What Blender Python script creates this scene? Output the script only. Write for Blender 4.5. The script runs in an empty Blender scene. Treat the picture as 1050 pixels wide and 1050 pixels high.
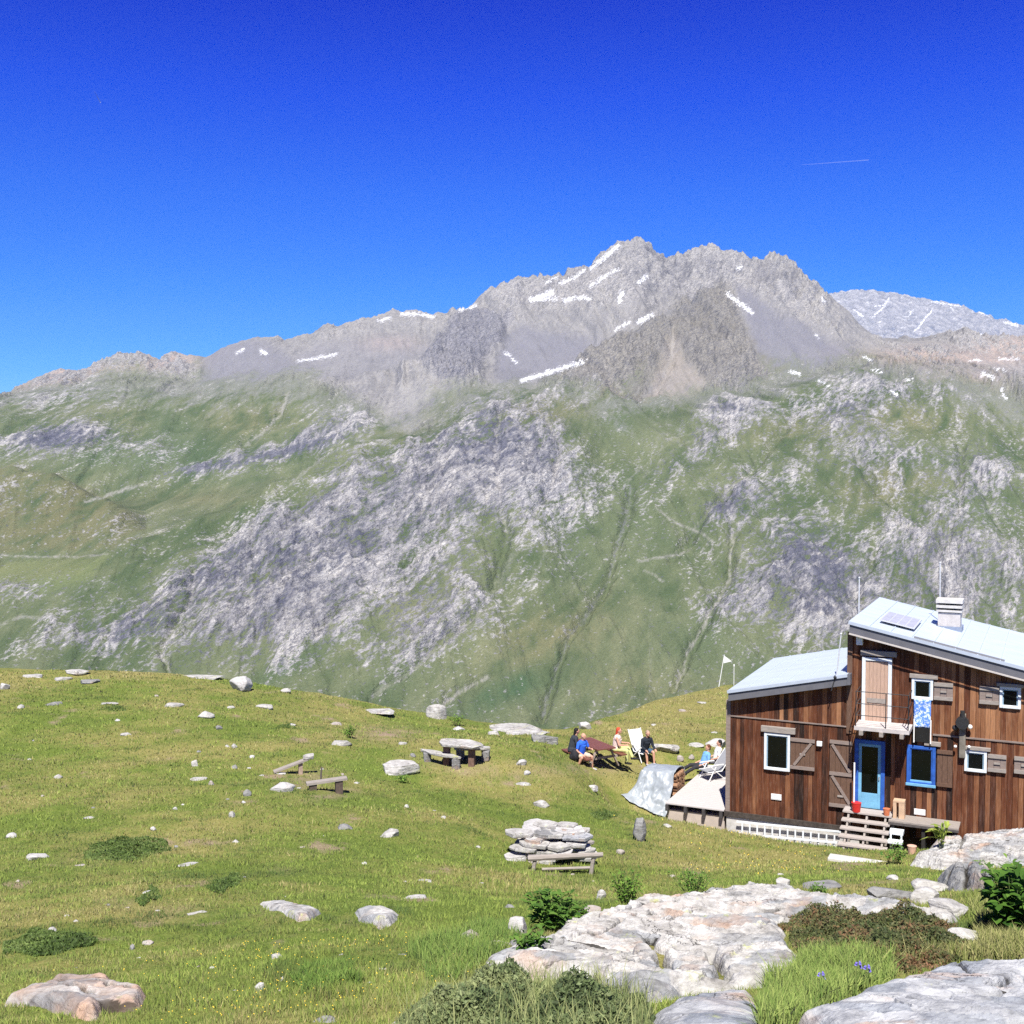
import bpy, bmesh, math, random
import numpy as np
from mathutils import Vector, Matrix
R = math.radians
rng = np.random.default_rng(7)
random.seed(7)
sc = bpy.context.scene
COL = sc.collection
F, CX, CY, HOR = 1200.0, 525.0, 525.0, 470.0
TH = math.atan((CY - HOR) / F)
CT, ST = math.cos(TH), math.sin(TH)

# ------------------------------------------------------------------ camera geometry helpers
def unp(px, py, Y):
    """world point seen at pixel (px,py) of the 1050 px photograph at forward distance Y"""
    dx = (np.asarray(px, float) - CX) / F; dy = (CY - np.asarray(py, float)) / F
    k = Y / (CT + dy * ST)
    return dx * k, Y + 0 * k, (dy * CT - ST) * k

def proj(x, y, z):
    w = y * CT - z * ST
    u = y * ST + z * CT
    return CX + F * x / w, CY - F * u / w

# ------------------------------------------------------------------ noise (numpy)
_perm = rng.permutation(4096).astype(np.int32)
_ang = rng.random(4096) * 2 * np.pi
_gx, _gy = np.cos(_ang), np.sin(_ang)
def pn(x, y, seed=0):
    xi = np.floor(x); yi = np.floor(y)
    fx = x - xi; fy = y - yi
    xi = xi.astype(np.int64) + seed * 131; yi = yi.astype(np.int64) + seed * 57
    def g(ix, iy, dx, dy):
        h = _perm[(_perm[ix & 4095] + iy) & 4095]
        return _gx[h] * dx + _gy[h] * dy
    u = fx * fx * fx * (fx * (fx * 6 - 15) + 10); v = fy * fy * fy * (fy * (fy * 6 - 15) + 10)
    a = g(xi, yi, fx, fy); b = g(xi + 1, yi, fx - 1, fy)
    c = g(xi, yi + 1, fx, fy - 1); d = g(xi + 1, yi + 1, fx - 1, fy - 1)
    return (a + u * (b - a) + v * ((c + u * (d - c)) - (a + u * (b - a)))) * 1.5
def fbm(x, y, o=4, seed=0, gain=.5):
    s = 0; a = 1; t = 0
    for i in range(o):
        s = s + a * pn(x, y, seed + i); t += a; a *= gain; x = x * 2.03 + 11.3; y = y * 2.03 - 7.7
    return s / t
def ridged(x, y, o=4, seed=0, gain=.5):
    s = 0; a = 1; t = 0
    for i in range(o):
        s = s + a * (1 - 2 * np.abs(pn(x, y, seed + i))); t += a; a *= gain; x = x * 2.07 + 3.1; y = y * 2.07 + 9.2
    return s / t
def sst(a, b, x):
    t = np.clip((x - a) / (b - a), 0, 1); return t * t * (3 - 2 * t)
def mix(a, b, t):
    return a + (b - a) * t
def lut(xs, pts):
    p = np.array(pts, float); return np.interp(xs, p[:, 0], p[:, 1])
def gblur(a, s, axis):
    if s <= 0: return a
    n = int(3 * s); k = np.exp(-np.arange(-n, n + 1) ** 2 / (2 * s * s)); k /= k.sum()
    pad = [(0, 0)] * a.ndim; pad[axis] = (n, n)
    b = np.pad(a, pad, mode='edge')
    return np.apply_along_axis(lambda v: np.convolve(v, k, 'valid'), axis, b)

# ------------------------------------------------------------------ object helpers
def put(o, parent=None):
    COL.objects.link(o)
    if parent is not None: o.parent = parent
    return o
def tag(o, label=None, cat=None, group=None, kind=None):
    if label: o['label'] = label
    if cat: o['category'] = cat
    if group: o['group'] = group
    if kind: o['kind'] = kind
    return o
def npmesh(name, V, Fq, mat, cols=None, smooth=True, parent=None):
    """V (n,3), Fq (m,3|4) -> mesh object; cols {name: (n,3|4)} point colour attributes"""
    V = np.asarray(V, np.float32); Fq = np.asarray(Fq, np.int32); k = Fq.shape[1]
    me = bpy.data.meshes.new(name)
    me.vertices.add(len(V)); me.vertices.foreach_set('co', V.ravel())
    me.loops.add(Fq.size); me.loops.foreach_set('vertex_index', Fq.ravel())
    me.polygons.add(len(Fq)); me.polygons.foreach_set('loop_start', np.arange(0, Fq.size, k, dtype=np.int32))
    me.polygons.foreach_set('use_smooth', np.full(len(Fq), smooth))
    me.update(calc_edges=True)
    for cn, c in (cols or {}).items():
        at = me.color_attributes.new(cn, 'FLOAT_COLOR', 'POINT')
        c4 = np.ones((len(V), 4), np.float32); c4[:, :c.shape[1]] = c
        at.data.foreach_set('color', c4.ravel())
    me.materials.append(mat)
    return put(bpy.data.objects.new(name, me), parent)
def grid_faces(nr, nc):
    i = np.arange(nr - 1)[:, None] * nc + np.arange(nc - 1)[None, :]
    i = i.ravel(); return np.stack([i, i + 1, i + nc + 1, i + nc], 1)

class NT:
    """tiny node-graph helper around one material"""
    def __init__(s, name, rough=.9, spec=.2):
        s.m = bpy.data.materials.new(name); s.m.use_nodes = True
        s.t = s.m.node_tree; s.N = s.t.nodes; s.L = s.t.links
        s.b = s.N['Principled BSDF']; s.b.inputs['Roughness'].default_value = rough
        s.b.inputs['Specular IOR Level'].default_value = spec
    def n(s, ty, **kw):
        o = s.N.new(ty)
        for k, v in kw.items(): setattr(o, k, v)
        return o
    def l(s, a, b): s.L.new(a, b)
    def coord(s, kind='Object', scale=(1, 1, 1), rot=(0, 0, 0), vt='POINT'):
        tc = s.n('ShaderNodeTexCoord'); mp = s.n('ShaderNodeMapping'); mp.vector_type = vt
        mp.inputs['Scale'].default_value = scale; mp.inputs['Rotation'].default_value = rot
        s.l(tc.outputs[kind], mp.inputs[0]); return mp.outputs[0]
    def noise(s, vec, scale, detail=4, rough=.55, dist=0):
        o = s.n('ShaderNodeTexNoise'); o.inputs['Scale'].default_value = scale; o.inputs['Detail'].default_value = detail
        o.inputs['Roughness'].default_value = rough; o.inputs['Distortion'].default_value = dist
        if vec is not None: s.l(vec, o.inputs['Vector'])
        return o.outputs['Fac']
    def ramp(s, fac, stops, interp='LINEAR'):
        o = s.n('ShaderNodeValToRGB'); o.color_ramp.interpolation = interp
        e = o.color_ramp.elements
        while len(e) < len(stops): e.new(.5)
        for q, (p, c) in zip(e, stops): q.position = p; q.color = (*c, 1) if len(c) == 3 else c
        s.l(fac, o.inputs[0]); return o.outputs['Color']
    def rampf(s, fac, a, b):
        o = s.n('ShaderNodeMapRange'); o.inputs[1].default_value = a; o.inputs[2].default_value = b
        s.l(fac, o.inputs[0]); return o.outputs[0]
    def mix(s, fac, a, b, mode='MIX'):
        o = s.n('ShaderNodeMix', data_type='RGBA', blend_type=mode)
        for sock, v in ((o.inputs[0], fac), (o.inputs[6], a), (o.inputs[7], b)):
            if isinstance(v, (int, float)): sock.default_value = v
            elif isinstance(v, tuple): sock.default_value = (*v, 1)
            else: s.l(v, sock)
        return o.outputs[2]
    def attr(s, name):
        o = s.n('ShaderNodeAttribute', attribute_name=name); return o
    def bump(s, h, strength=.5, dist=.02):
        o = s.n('ShaderNodeBump'); o.inputs['Strength'].default_value = strength; o.inputs['Distance'].default_value = dist
        s.l(h, o.inputs['Height']); s.l(o.outputs[0], s.b.inputs['Normal'])
    def col(s, c):
        if isinstance(c, tuple): s.b.inputs['Base Color'].default_value = (*c, 1)
        else: s.l(c, s.b.inputs['Base Color'])
        return s.m

# ------------------------------------------------------------------ camera, sky, sun
cam_d = bpy.data.cameras.new('camera'); cam = put(bpy.data.objects.new('camera', cam_d))
cam_d.sensor_width = 36; cam_d.lens = 36 * F / 1050; cam_d.clip_start = .1; cam_d.clip_end = 60000
cam.rotation_euler = (R(90) - TH, 0, 0)
sc.camera = cam
A_H = R(25)                                                    # turn of the hut
dF = np.array([math.cos(A_H), -math.sin(A_H)]); nF = np.array([-math.sin(A_H), -math.cos(A_H)])
sh = nF + .36 * dF; sunv = Vector((sh[0], sh[1], 1.62)).normalized()
sun_d = bpy.data.lights.new('sun', 'SUN'); sun_d.energy = 5.0; sun_d.angle = R(.53); sun_d.color = (1, .965, .9)
sun = put(bpy.data.objects.new('sun', sun_d)); sun.rotation_euler = sunv.to_track_quat('Z', 'Y').to_euler()
w = bpy.data.worlds.new('World'); sc.world = w; w.use_nodes = True
wn, wl = w.node_tree.nodes, w.node_tree.links
sky = wn.new('ShaderNodeTexSky'); sky.sky_type = 'NISHITA'; sky.sun_disc = False
sky.sun_elevation = math.asin(sunv.z); sky.sun_rotation = math.atan2(sunv.x, sunv.y)
sky.altitude = 2400; sky.air_density = 1.0; sky.dust_density = .1; sky.ozone_density = 4
# a polarising filter on the sky: deeper blue higher up, all round the compass
wtc = wn.new('ShaderNodeTexCoord'); wsx = wn.new('ShaderNodeSeparateXYZ'); wl.new(wtc.outputs['Generated'], wsx.inputs[0])
wrp = wn.new('ShaderNodeValToRGB'); we = wrp.color_ramp.elements
wst = [(0, (.30,.47,.70)), (.075, (.17,.41,.72)), (.139, (.10,.36,.80)), (.217, (.062,.285,.93)), (.29, (.02,.175,1.0)), (.355, (.002,.095,.90)), (.5, (.02,.09,.55)), (.7, (.05,.10,.30)), (1, (.08,.12,.26))]
while len(we) < len(wst): we.new(.5)
for q_, (p_, c_) in zip(we, wst): q_.position = p_; q_.color = (*c_, 1)
wl.new(wsx.outputs[2], wrp.inputs[0])
wmx = wn.new('ShaderNodeMix'); wmx.data_type = 'RGBA'; wmx.blend_type = 'MULTIPLY'; wmx.inputs[0].default_value = 1
wl.new(sky.outputs[0], wmx.inputs[6]); wl.new(wrp.outputs[0], wmx.inputs[7])
bg = wn['Background']; wl.new(wmx.outputs[2], bg.inputs['Color']); bg.inputs['Strength'].default_value = .122
sc.view_settings.view_transform = 'Standard'; sc.view_settings.look = 'None'
sc.view_settings.exposure = .72; sc.view_settings.gamma = 1
sc.cycles.max_bounces = 6; sc.cycles.diffuse_bounces = 3; sc.cycles.transparent_max_bounces = 6

# ------------------------------------------------------------------ near ground
GP = [(-150,1050,12),(-150,900,22),(-150,780,35),(-150,690,52),
 (0,1050,11),(0,1000,13.5),(0,930,18.5),(0,870,25),(0,800,33),(0,740,42),(0,697,52),
 (150,1050,10.3),(150,980,14),(150,900,21),(150,830,29),(150,760,39),(150,700,51),
 (300,1050,9.6),(300,980,13),(300,900,20.5),(300,830,29),(300,760,40),(300,717,51),
 (450,1050,9),(450,985,12),(450,920,19),(450,860,27),(450,800,36),(450,755,47),(450,742,51),
 (600,1050,8.7),(600,990,11.5),(600,925,20),(600,895,26),(600,850,32),(600,790,40),(600,768,45),(570,755,48),
 (700,1050,8.5),(700,990,11.5),(700,925,19),(700,900,25),(700,866,32),(700,843,36),(690,795,42),(690,772,46),
 (745,858,38.5),(830,1050,8.2),(830,990,11),(830,930,16),(830,902,24),(830,885,31),(830,870,36.5),
 (950,1050,8),(950,1000,10),(950,940,14.5),(950,905,22),(950,888,30),(950,875,34),
 (1050,1050,7.8),(1050,1000,10),(1050,940,13.5),(1050,905,20),(1050,882,29),(1050,862,33),
 (1200,1050,7.6),(1200,940,13),(1200,880,28),(900,800,47),(1050,800,45),(1250,800,44),
 (625,752,52),(600,757,52),(640,745,55),(665,738,58),(660,728,61),(700,740,57),(700,716,66),(745,738,57),(745,708,70),(850,702,70),(1000,702,68),(1200,702,66)]
g = np.array(GP, float)
gx, gy, gz = unp(g[:, 0], g[:, 1], g[:, 2])
ex = np.array([(-6,0,-2.0),(0,0,-1.75),(6,0,-1.6),(0,-8,1.0),(-9,4,-3.4),(9,4,-3.0),(0,4.5,-3.0),(-12,-6,.3),(12,-6,.5)])
hp0 = np.array(unp(745.5, 832, 39.6)); dB = np.array([math.sin(A_H), math.cos(A_H)])
hx = [(-2.3,-.3,-.72),(-1,-.4,-.78),(.5,-.5,-.75),(-2.3,1.2,-.6),(-2.3,2.6,-.5),(-2.6,4.4,-.32),(0,2,-.5),(0,4.6,-.3),(-.6,5.5,-.2),(3,-.7,-.95),(6,-1,-1.15),(-3.4,-1.2,-.62),(-3.3,0,-.5)]
ex = np.r_[ex, [[hp0[0] + s_ * dF[0] + t_ * dB[0], hp0[1] + s_ * dF[1] + t_ * dB[1], hp0[2] + h_] for s_, t_, h_ in hx]]
GX = np.r_[gx, ex[:, 0]]; GY = np.r_[gy, ex[:, 1]]; GZ = np.r_[gz, ex[:, 2]]
def _tps(r2): return r2 * np.log(r2 + 1e-9) * .5
n = len(GX); Km = _tps((GX[:, None] - GX) ** 2 + (GY[:, None] - GY) ** 2) + np.eye(n) * .6
Pm = np.c_[np.ones(n), GX, GY]; Am = np.zeros((n + 3, n + 3)); Am[:n, :n] = Km; Am[:n, n:] = Pm; Am[n:, :n] = Pm.T
Wt = np.linalg.solve(Am, np.r_[GZ, 0, 0, 0])
def ycrest(a):
    return lut(a * F + CX, [(-400,54),(0,54),(300,53),(450,52.5),(560,51),(600,53.5),(640,58),(700,66),(745,71),(1300,73)])
def ground(x, y):
    x = np.asarray(x, float); y = np.asarray(y, float); shp = x.shape
    x = np.atleast_1d(x).ravel(); y = np.atleast_1d(y).ravel()
    a = x / np.maximum(np.abs(y), 8) ; yc = ycrest(a)
    d = np.maximum(y - yc, 0); ye = np.minimum(y, yc); xe = np.where(d > 0, a * yc, x)
    xe = np.clip(xe, -42, 46)
    z = Wt[n] + Wt[n + 1] * xe + Wt[n + 2] * ye
    for i in range(n): z = z + Wt[i] * _tps((xe - GX[i]) ** 2 + (ye - GY[i]) ** 2)
    z = z - .36 * d * d / (d + 5)
    h = .10 * fbm(x / 3.1, y / 3.1, 2, 3) + .07 * fbm(x / .9, y / .9, 3, 9) + .16 * fbm(x / 9, y / 9, 1, 5)
    z = z + h * sst(-4, 3, y)
    return z.reshape(shp) if shp else float(z[0])
def hit(px, py, y0=6, y1=74):
    """point where the sight line through a photograph pixel meets the ground"""
    Y = np.linspace(y0, y1, 1400); x, y, z = unp(px, py, Y)
    below = z < ground(x, y)
    i = int(np.argmax(below)) if below.any() else len(Y) - 1
    return Vector((x[i], y[i], z[i] if below.any() else ground(x[i], y[i])))
def inpoly(px, py, poly):
    p = np.array(poly, float); ins = np.zeros(np.shape(px), bool); j = len(p) - 1
    for i in range(len(p)):
        c = ((p[i, 1] > py) != (p[j, 1] > py)) & (px < (p[j, 0] - p[i, 0]) * (py - p[i, 1]) / (p[j, 1] - p[i, 1] + 1e-12) + p[i, 0])
        ins ^= c; j = i
    return ins
def dpoly(px, py, pl, closed=False):
    p = np.array(pl, float); q = list(zip(p[:-1], p[1:]));
    if closed: q.append((p[-1], p[0]))
    d = np.full(np.shape(px), 1e9)
    for a, b in q:
        ab = b - a; t = np.clip(((px - a[0]) * ab[0] + (py - a[1]) * ab[1]) / (ab @ ab + 1e-9), 0, 1)
        d = np.minimum(d, np.hypot(px - a[0] - t * ab[0], py - a[1] - t * ab[1]))
    return d
def blob(px, py, cx, cy, rx, ry, ang=0):
    c, s = math.cos(R(ang)), math.sin(R(ang)); u = (px - cx) * c + (py - cy) * s; v = -(px - cx) * s + (py - cy) * c
    return np.exp(-(u / rx) ** 2 - (v / ry) ** 2)

# ground sheet: rows get longer with distance, reaches across the hidden valley
rows = np.r_[np.linspace(-9, 6, 30, endpoint=False), 6 * (78 / 6) ** np.linspace(0, 1, 560), 78 * (1600 / 78) ** np.linspace(.02, 1, 50)]
cols_ = np.linspace(-1, 1, 760)
cols_ = np.sign(cols_) * np.abs(cols_) ** 1.15
YY = np.repeat(rows[:, None], len(cols_), 1); XX = cols_[None, :] * (.72 * np.maximum(YY, 0) + 9)
ZZ = ground(XX, YY)
gpx, gpy = proj(XX, np.maximum(YY, 1), ZZ)
near = sst(95, 70, YY)
dry = .5 + .9 * fbm(XX / 5, YY / 5, 4, 21) + .4 * fbm(XX / 1.2, YY / 1.2, 3, 23)
for b in [(90,690,130,14,0,.5),(700,735,80,30,-10,.75),(650,790,50,40,0,.45),(780,880,70,16,5,.6),(560,800,40,30,0,.2),(700,850,40,25,0,.35),(150,850,60,30,0,.12),(300,1050,90,14,0,.25),
          (480,790,60,20,0,.25),(420,760,90,20,0,.15),(150,800,80,60,0,-.05),(400,870,120,60,0,-.25),(480,980,60,40,0,-.35),(60,960,80,30,0,-.2),(600,880,60,20,0,-.1),(330,1000,80,30,0,-.2),(860,930,60,20,0,.1)]:
    dry = dry + b[5] * blob(gpx, gpy, *b[:5]) * near
bare = sst(.34, .6, fbm(XX / 1.6, YY / 2.2, 4, 31) + .2 * fbm(XX / .3, YY / .3, 2, 35)) * .8
for b in [(395,752,32,7,0,1),(315,800,26,8,-10,.9),(342,815,26,5,-8,.9),(470,786,38,8,8,.8),(290,892,26,6,0,.25),(865,890,14,14,30,.7),(610,788,42,7,0,.5),(180,935,30,8,0,.4),(120,925,40,8,10,.35),(275,935,18,7,0,.5),
          (545,790,40,9,0,.35),(100,880,40,10,0,.3),(555,898,22,5,0,.5),(640,880,14,5,0,.4),(880,885,30,6,8,.5)]:
    bare = bare + b[5] * blob(gpx, gpy, *b[:5]) * near * np.clip(.6 + 1.2 * fbm(XX * 1.5, YY * 1.5, 3, 41), 0, 1.3)
GV = np.stack([XX, YY, ZZ], -1).reshape(-1, 3)
def mat_ground():
    t = NT('meadow_turf', .95, .1); v = t.coord()
    a = t.attr('zones'); sp = t.n('ShaderNodeSeparateColor'); t.l(a.outputs['Color'], sp.inputs[0])
    n1 = t.noise(v, 3.5, 6, .65); n2 = t.noise(v, 22, 5, .7)
    g1 = t.ramp(n2, [(.25, (.045, .075, .012)), (.5, (.12, .165, .03)), (.72, (.2, .235, .06))])
    g2 = t.ramp(n2, [(.25, (.11, .10, .025)), (.5, (.24, .22, .07)), (.75, (.36, .32, .14))])
    m = t.n('ShaderNodeMath', operation='MULTIPLY_ADD'); t.l(n1, m.inputs[0]); m.inputs[1].default_value = 1.3; t.l(sp.outputs[0], m.inputs[2])
    f = t.rampf(m.outputs[0], .85, 1.55)
    c = t.mix(f, g1, g2)
    br = t.ramp(n2, [(.3, (.16, .11, .07)), (.6, (.36, .27, .19)), (.8, (.5, .42, .34))])
    c = t.mix(sp.outputs[1], c, br)
    t.bump(n2, .6, .05)
    return t.col(c)
meadow = npmesh('meadow', GV, grid_faces(len(rows), len(cols_)), mat_ground(),
    {'zones': np.stack([np.clip(dry, 0, 1), np.clip(bare, 0, 1), 0 * dry], -1).reshape(-1, 3)})
tag(meadow, kind='structure')

# ------------------------------------------------------------------ mountains (lofted feature curves + fractal relief)
def curve(pts, a):
    p = np.array(pts, float); dx = (p[:, 0] - CX) / F; dy = (CY - p[:, 1]) / F
    k = 1 / (CT + dy * ST); aa = dx * k; zz = (dy * CT - ST) * k       # slope z/Y
    return np.interp(a, aa, zz), np.interp(a, aa, p[:, 2])
AZ = (np.linspace(-170, 1220, 1150) - CX) / F
CURV = [ # (pixel x, pixel y, distance), near to far
 [(-400,900,1150),(1500,900,1150)],
 [(-400,700,1500),(525,712,1480),(1500,700,1500)],
 [(-400,660,1650),(0,618,1720),(60,594,1770),(100,575,1810),(133,553,1840),(167,540,1880),(213,527,1930),(240,520,1960),(277,500,2000),(320,483,2050),(360,460,2100),(397,450,2130),(433,443,2160),(467,432,2190),(497,423,2200),(530,420,2210),(560,428,2200),(590,450,2180),(620,462,2200),(700,432,2300),(760,418,2340),(820,397,2400),(900,372,2450),(980,388,2420),(1050,404,2400),(1500,420,2400)],
 [(-400,600,1900),(0,580,1950),(100,572,1980),(150,556,2000),(213,530,2080),(300,497,2180),(400,458,2260),(500,427,2320),(560,428,2350),(620,442,2320),(700,424,2400),(760,412,2440),(820,396,2500),(900,376,2560),(980,386,2560),(1050,398,2560),(1500,420,2560)],
 [(-400,470,2250),(0,478,2200),(60,488,2180),(110,510,2160),(150,544,2150),(213,528,2250),(300,494,2400),(400,456,2400),(500,424,2450),(560,420,2470),(620,428,2440),(700,418,2500),(760,408,2540),(820,394,2600),(900,378,2660),(980,386,2660),(1050,396,2660),(1500,420,2660)],
 [(-400,520,2500),(0,512,2520),(100,514,2560),(200,508,2600),(300,490,2620),(400,450,2600),(500,418,2560),(560,412,2560),(620,418,2540),(700,413,2600),(760,404,2640),(820,392,2700),(900,376,2760),(980,382,2760),(1050,392,2760),(1500,420,2760)],
 [(-400,440,2950),(0,430,2950),(100,425,3000),(200,415,3050),(300,408,3050),(400,420,2950),(440,415,2850),(480,404,2780),(560,401,2700),(620,404,2650),(700,406,2690),(760,398,2720),(820,388,2790),(900,370,2860),(980,372,2900),(1050,378,2900),(1500,400,2900)],
 [(-400,425,3200),(0,412,3250),(100,395,3300),(200,398,3300),(300,385,3300),(400,398,3200),(480,385,3100),(520,388,3000),(560,394,2950),(590,376,3000),(620,357,3080),(660,336,3200),(690,321,3300),(712,312,3360),(735,303,3420),(760,285,3500),(778,268,3570),(792,261,3600),(812,274,3600),(830,290,3560),(850,303,3520),(880,330,3420),(905,352,3350),(950,360,3300),(1050,366,3300),(1500,380,3300)],
 [(-400,425,3400),(0,410,3450),(100,392,3500),(200,392,3500),(300,372,3500),(400,378,3450),(480,372,3400),(560,386,3300),(600,380,3350),(650,350,3500),(700,338,3700),(760,320,3800),(800,320,3850),(850,330,3800),(900,362,3600),(950,356,3500),(1050,358,3500),(1500,370,3500)],
 [(-400,470,3700),(-60,425,3700),(0,405,3700),(20,396,3700),(40,385,3700),(62,379,3720),(80,380,3720),(100,373,3720),(120,366,3750),(145,361,3750),(165,363,3750),(190,361,3750),(212,365,3780),(235,355,3800),(255,347,3820),(275,347,3850),(290,350,3900),(310,342,3950),(325,334,3980),(345,333,4000),(380,326,4050),(400,320,4080),(425,319,4100),(455,321,4120),(480,315,4150),(492,304,4170),(510,294,4200),(530,289,4230),(550,285,4250),(575,278,4300),(600,267,4350),(622,258,4400),(635,248,4420),(648,242,4430),(662,245,4430),(672,254,4420),(684,262,4400),(700,259,4380),(716,257,4350),(727,253,4330),(738,258,4300),(752,257,4280),(768,266,4200),(790,280,4200),(850,320,4100),(890,347,4000),(905,346,3950),(930,343,3900),(960,350,3850),(1000,351,3850),(1030,349,3850),(1050,343,3850),(1110,330,3850),(1500,330,3850)],
 [(-400,560,4600),(0,500,4700),(645,420,5400),(1050,460,4700),(1500,460,4700)],
]
NS = [14, 210, 26, 130, 26, 130, 60, 150, 60, 150, 16]
cs = [curve(c, AZ) for c in CURV]
rowsY, rowsZ = [], []
NS = [110, 230, 22, 100, 30, 120, 60, 130, 110, 14]
for k in range(len(cs) - 1):
    s0, Y0 = cs[k]; s1, Y1 = cs[k + 1]
    for t in np.linspace(0, 1, NS[k], endpoint=False):
        rowsY.append(mix(Y0, Y1, t)); rowsZ.append(mix(s0 * Y0, s1 * Y1, t))
rowsY.append(cs[-1][1]); rowsZ.append(cs[-1][0] * cs[-1][1])
MY = np.array(rowsY); MZ = np.array(rowsZ)
MZ0 = MZ
MYb = gblur(gblur(MY, 3, 0), 2, 1); MZb = gblur(gblur(MZ, 3, 0), 1.2, 1)
MY, MZ = MYb, MZb; MX = AZ[None, :] * MY
p0x, p0y = proj(MX, MY, MZ)
def paint(px, py, blobs):
    s = np.zeros(np.shape(px))
    for b in blobs: s += b[5] * blob(px, py, *b[:5])
    return s
# strata run up to the right: coordinates along (P) and across (Q) the beds on the face
e = R(33)
wx = MX + 40 * fbm(MX / 230, MZ / 230, 3, 51); wz = MZ + 40 * fbm(MX / 230 + 9, MZ / 230, 3, 55)
P_ = wx * math.cos(e) + wz * math.sin(e); Q_ = -wx * math.sin(e) + wz * math.cos(e)
n_str = fbm(P_ / 170, Q_ / 42, 4, 61, .6)
n_big = fbm(wx / 210, wz / 150, 4, 65, .55)
n_fine = fbm(P_ / 26, Q_ / 9, 4, 71, .65)
n_gul = ridged((wx + .35 * wz) / 95, wz / 420, 4, 75, .55)
n_iso = fbm(wx / 14, wz / 10, 3, 81, .6)
gl = lut(p0x, [(-200,402),(0,398),(60,395),(100,392),(150,395),(200,398),(300,392),(360,412),(400,432),(430,425),(480,400),(540,390),(580,392),(620,402),(700,408),(760,398),(820,384),(880,372),(930,378),(1000,398),(1050,418),(1200,430)])
up = sst(11, -11, p0y - gl + 26 * n_big + 12 * n_fine + 16 * fbm(P_ / 11, Q_ / 5, 3, 72, .65))
BR = [(400,540,150,55,-33,.62),(480,470,90,50,-20,.75),(565,480,55,42,50,.75),(210,600,110,34,-22,.75),(300,530,90,26,-28,.6),(330,620,90,40,-40,.55),(240,650,70,28,-15,.5),(90,655,60,18,-10,.55),(300,690,60,12,-5,.1),
 (60,450,62,17,-5,1.2),(160,455,40,14,0,.5),(300,460,75,11,-14,1.0),(210,480,40,9,-10,.55),(60,410,70,12,0,.35),(350,435,50,12,-20,.4),(30,520,60,8,5,.25),(110,555,40,9,10,.35),(20,610,40,10,0,.45),
 (830,560,62,38,20,.75),(840,600,60,26,0,.65),(740,520,40,18,-35,.75),(705,470,70,16,-32,.5),(770,425,90,18,-12,.62),(870,420,48,18,-20,.6),(745,620,60,30,-20,.62),(830,640,60,25,0,.6),(800,490,70,25,-35,.42),(900,470,60,45,-40,.5),(960,560,70,60,-50,.45),(1010,480,50,35,60,.5),(930,400,60,16,10,.55),(650,520,18,20,0,.3),(610,560,26,60,20,.1),(660,560,40,12,-30,.35),
 (440,600,80,40,-45,.42),(440,660,70,25,-38,.5),(520,640,40,25,-40,.2),(900,640,100,40,-45,.45),(1000,640,80,60,-45,.4),(985,600,40,40,0,.2),(560,540,45,40,-40,.4),
 (640,590,45,80,-20,-.55),(590,690,120,36,-10,-.75),(640,440,52,26,0,-.6),(40,570,100,26,0,-.5),(200,515,110,14,-5,-.65),(170,440,60,20,0,-.2),(240,430,40,18,0,-.4),(330,400,40,14,-15,-.25),(100,490,60,14,0,-.35),(300,705,120,10,0,-.6),(430,700,60,18,-20,-.35),(690,660,40,40,0,-.4),(700,540,40,30,0,-.25),(50,690,80,20,0,-.3),(960,450,50,16,0,-.3),(1020,420,50,16,10,-.3),(420,430,50,14,-25,-.4),(680,600,30,40,0,-.3)]
rb = paint(p0x, p0y, BR)
bas_rock = .60 * n_str + .42 * n_big + .34 * n_fine + .18 * n_iso
n_mix = fbm(P_ / 11, Q_ / 5, 3, 72, .65); n_mid = fbm(P_ / 60, Q_ / 30, 3, 73, .6)
def sdp(poly, soft=6, wob=9):
    """soft mask of a traced patch of hillside with a ragged edge"""
    d = dpoly(p0x, p0y, poly, True) * np.where(inpoly(p0x, p0y, poly), 1, -1) + wob * (.8 * n_big + .7 * n_fine)
    return sst(-soft, soft, d)
r0 = rb * .60 + bas_rock * .66 + .34 * n_mid + .30 * n_mix
low = np.clip(.5 + .85 * (r0 - .33), 0, 1)
# upper massif: crags against scree
BC = [(650,275,90,32,0,.7),(560,300,70,18,-10,.5),(740,285,60,26,0,.6),(820,300,40,26,30,.5),(160,372,50,12,10,.35),(60,390,50,9,-15,.5),(300,360,40,10,-10,.1),(760,360,30,30,0,.2),(900,400,60,16,0,.3),(960,372,50,10,0,.2)]
n_cr = ridged((wx + .2 * wz) / 60, wz / 150, 4, 91, .6); n_dg = ridged((wx - .8 * wz) / 55, (wz + .5 * wx) / 190, 4, 93, .55)
screes = [sdp(q) for q in ([(522,342),(560,340),(602,346),(618,352),(590,372),(560,392),(520,402),(500,386),(515,362)], [(752,298),(770,305),(800,328),(850,352),(886,368),(850,380),(800,388),(778,372),(768,340)], [(206,364),(235,352),(262,352),(292,362),(312,384),(250,398),(206,398)], [(298,362),(345,352),(400,345),(446,352),(430,372),(390,388),(330,392),(312,380)], [(380,420),(430,395),(480,398),(560,382),(545,402),(470,424),(420,446),(390,446)], [(690,342),(702,366),(726,398),(716,410),(655,412),(668,388),(680,362)])]
scr = np.clip(sum(screes), 0, 1)
knob = sdp([(420,372),(452,345),(480,318),(522,332),(520,352),(498,374),(486,398),(455,398),(440,386)])
pyr = sdp([(736,299),(690,322),(640,345),(592,376),(552,404),(600,414),(640,414),(700,410),(790,396),(806,384),(780,366),(766,338),(752,306)])
cb = paint(p0x, p0y, BC) + .7 * knob + .42 * pyr - .9 * scr
crg = cb * .8 + .42 * n_big + .40 * n_fine + .2 * n_cr + .2 * n_dg
hi_ = np.clip(.5 + 1.1 * (crg - .36), 0, 1)
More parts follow.
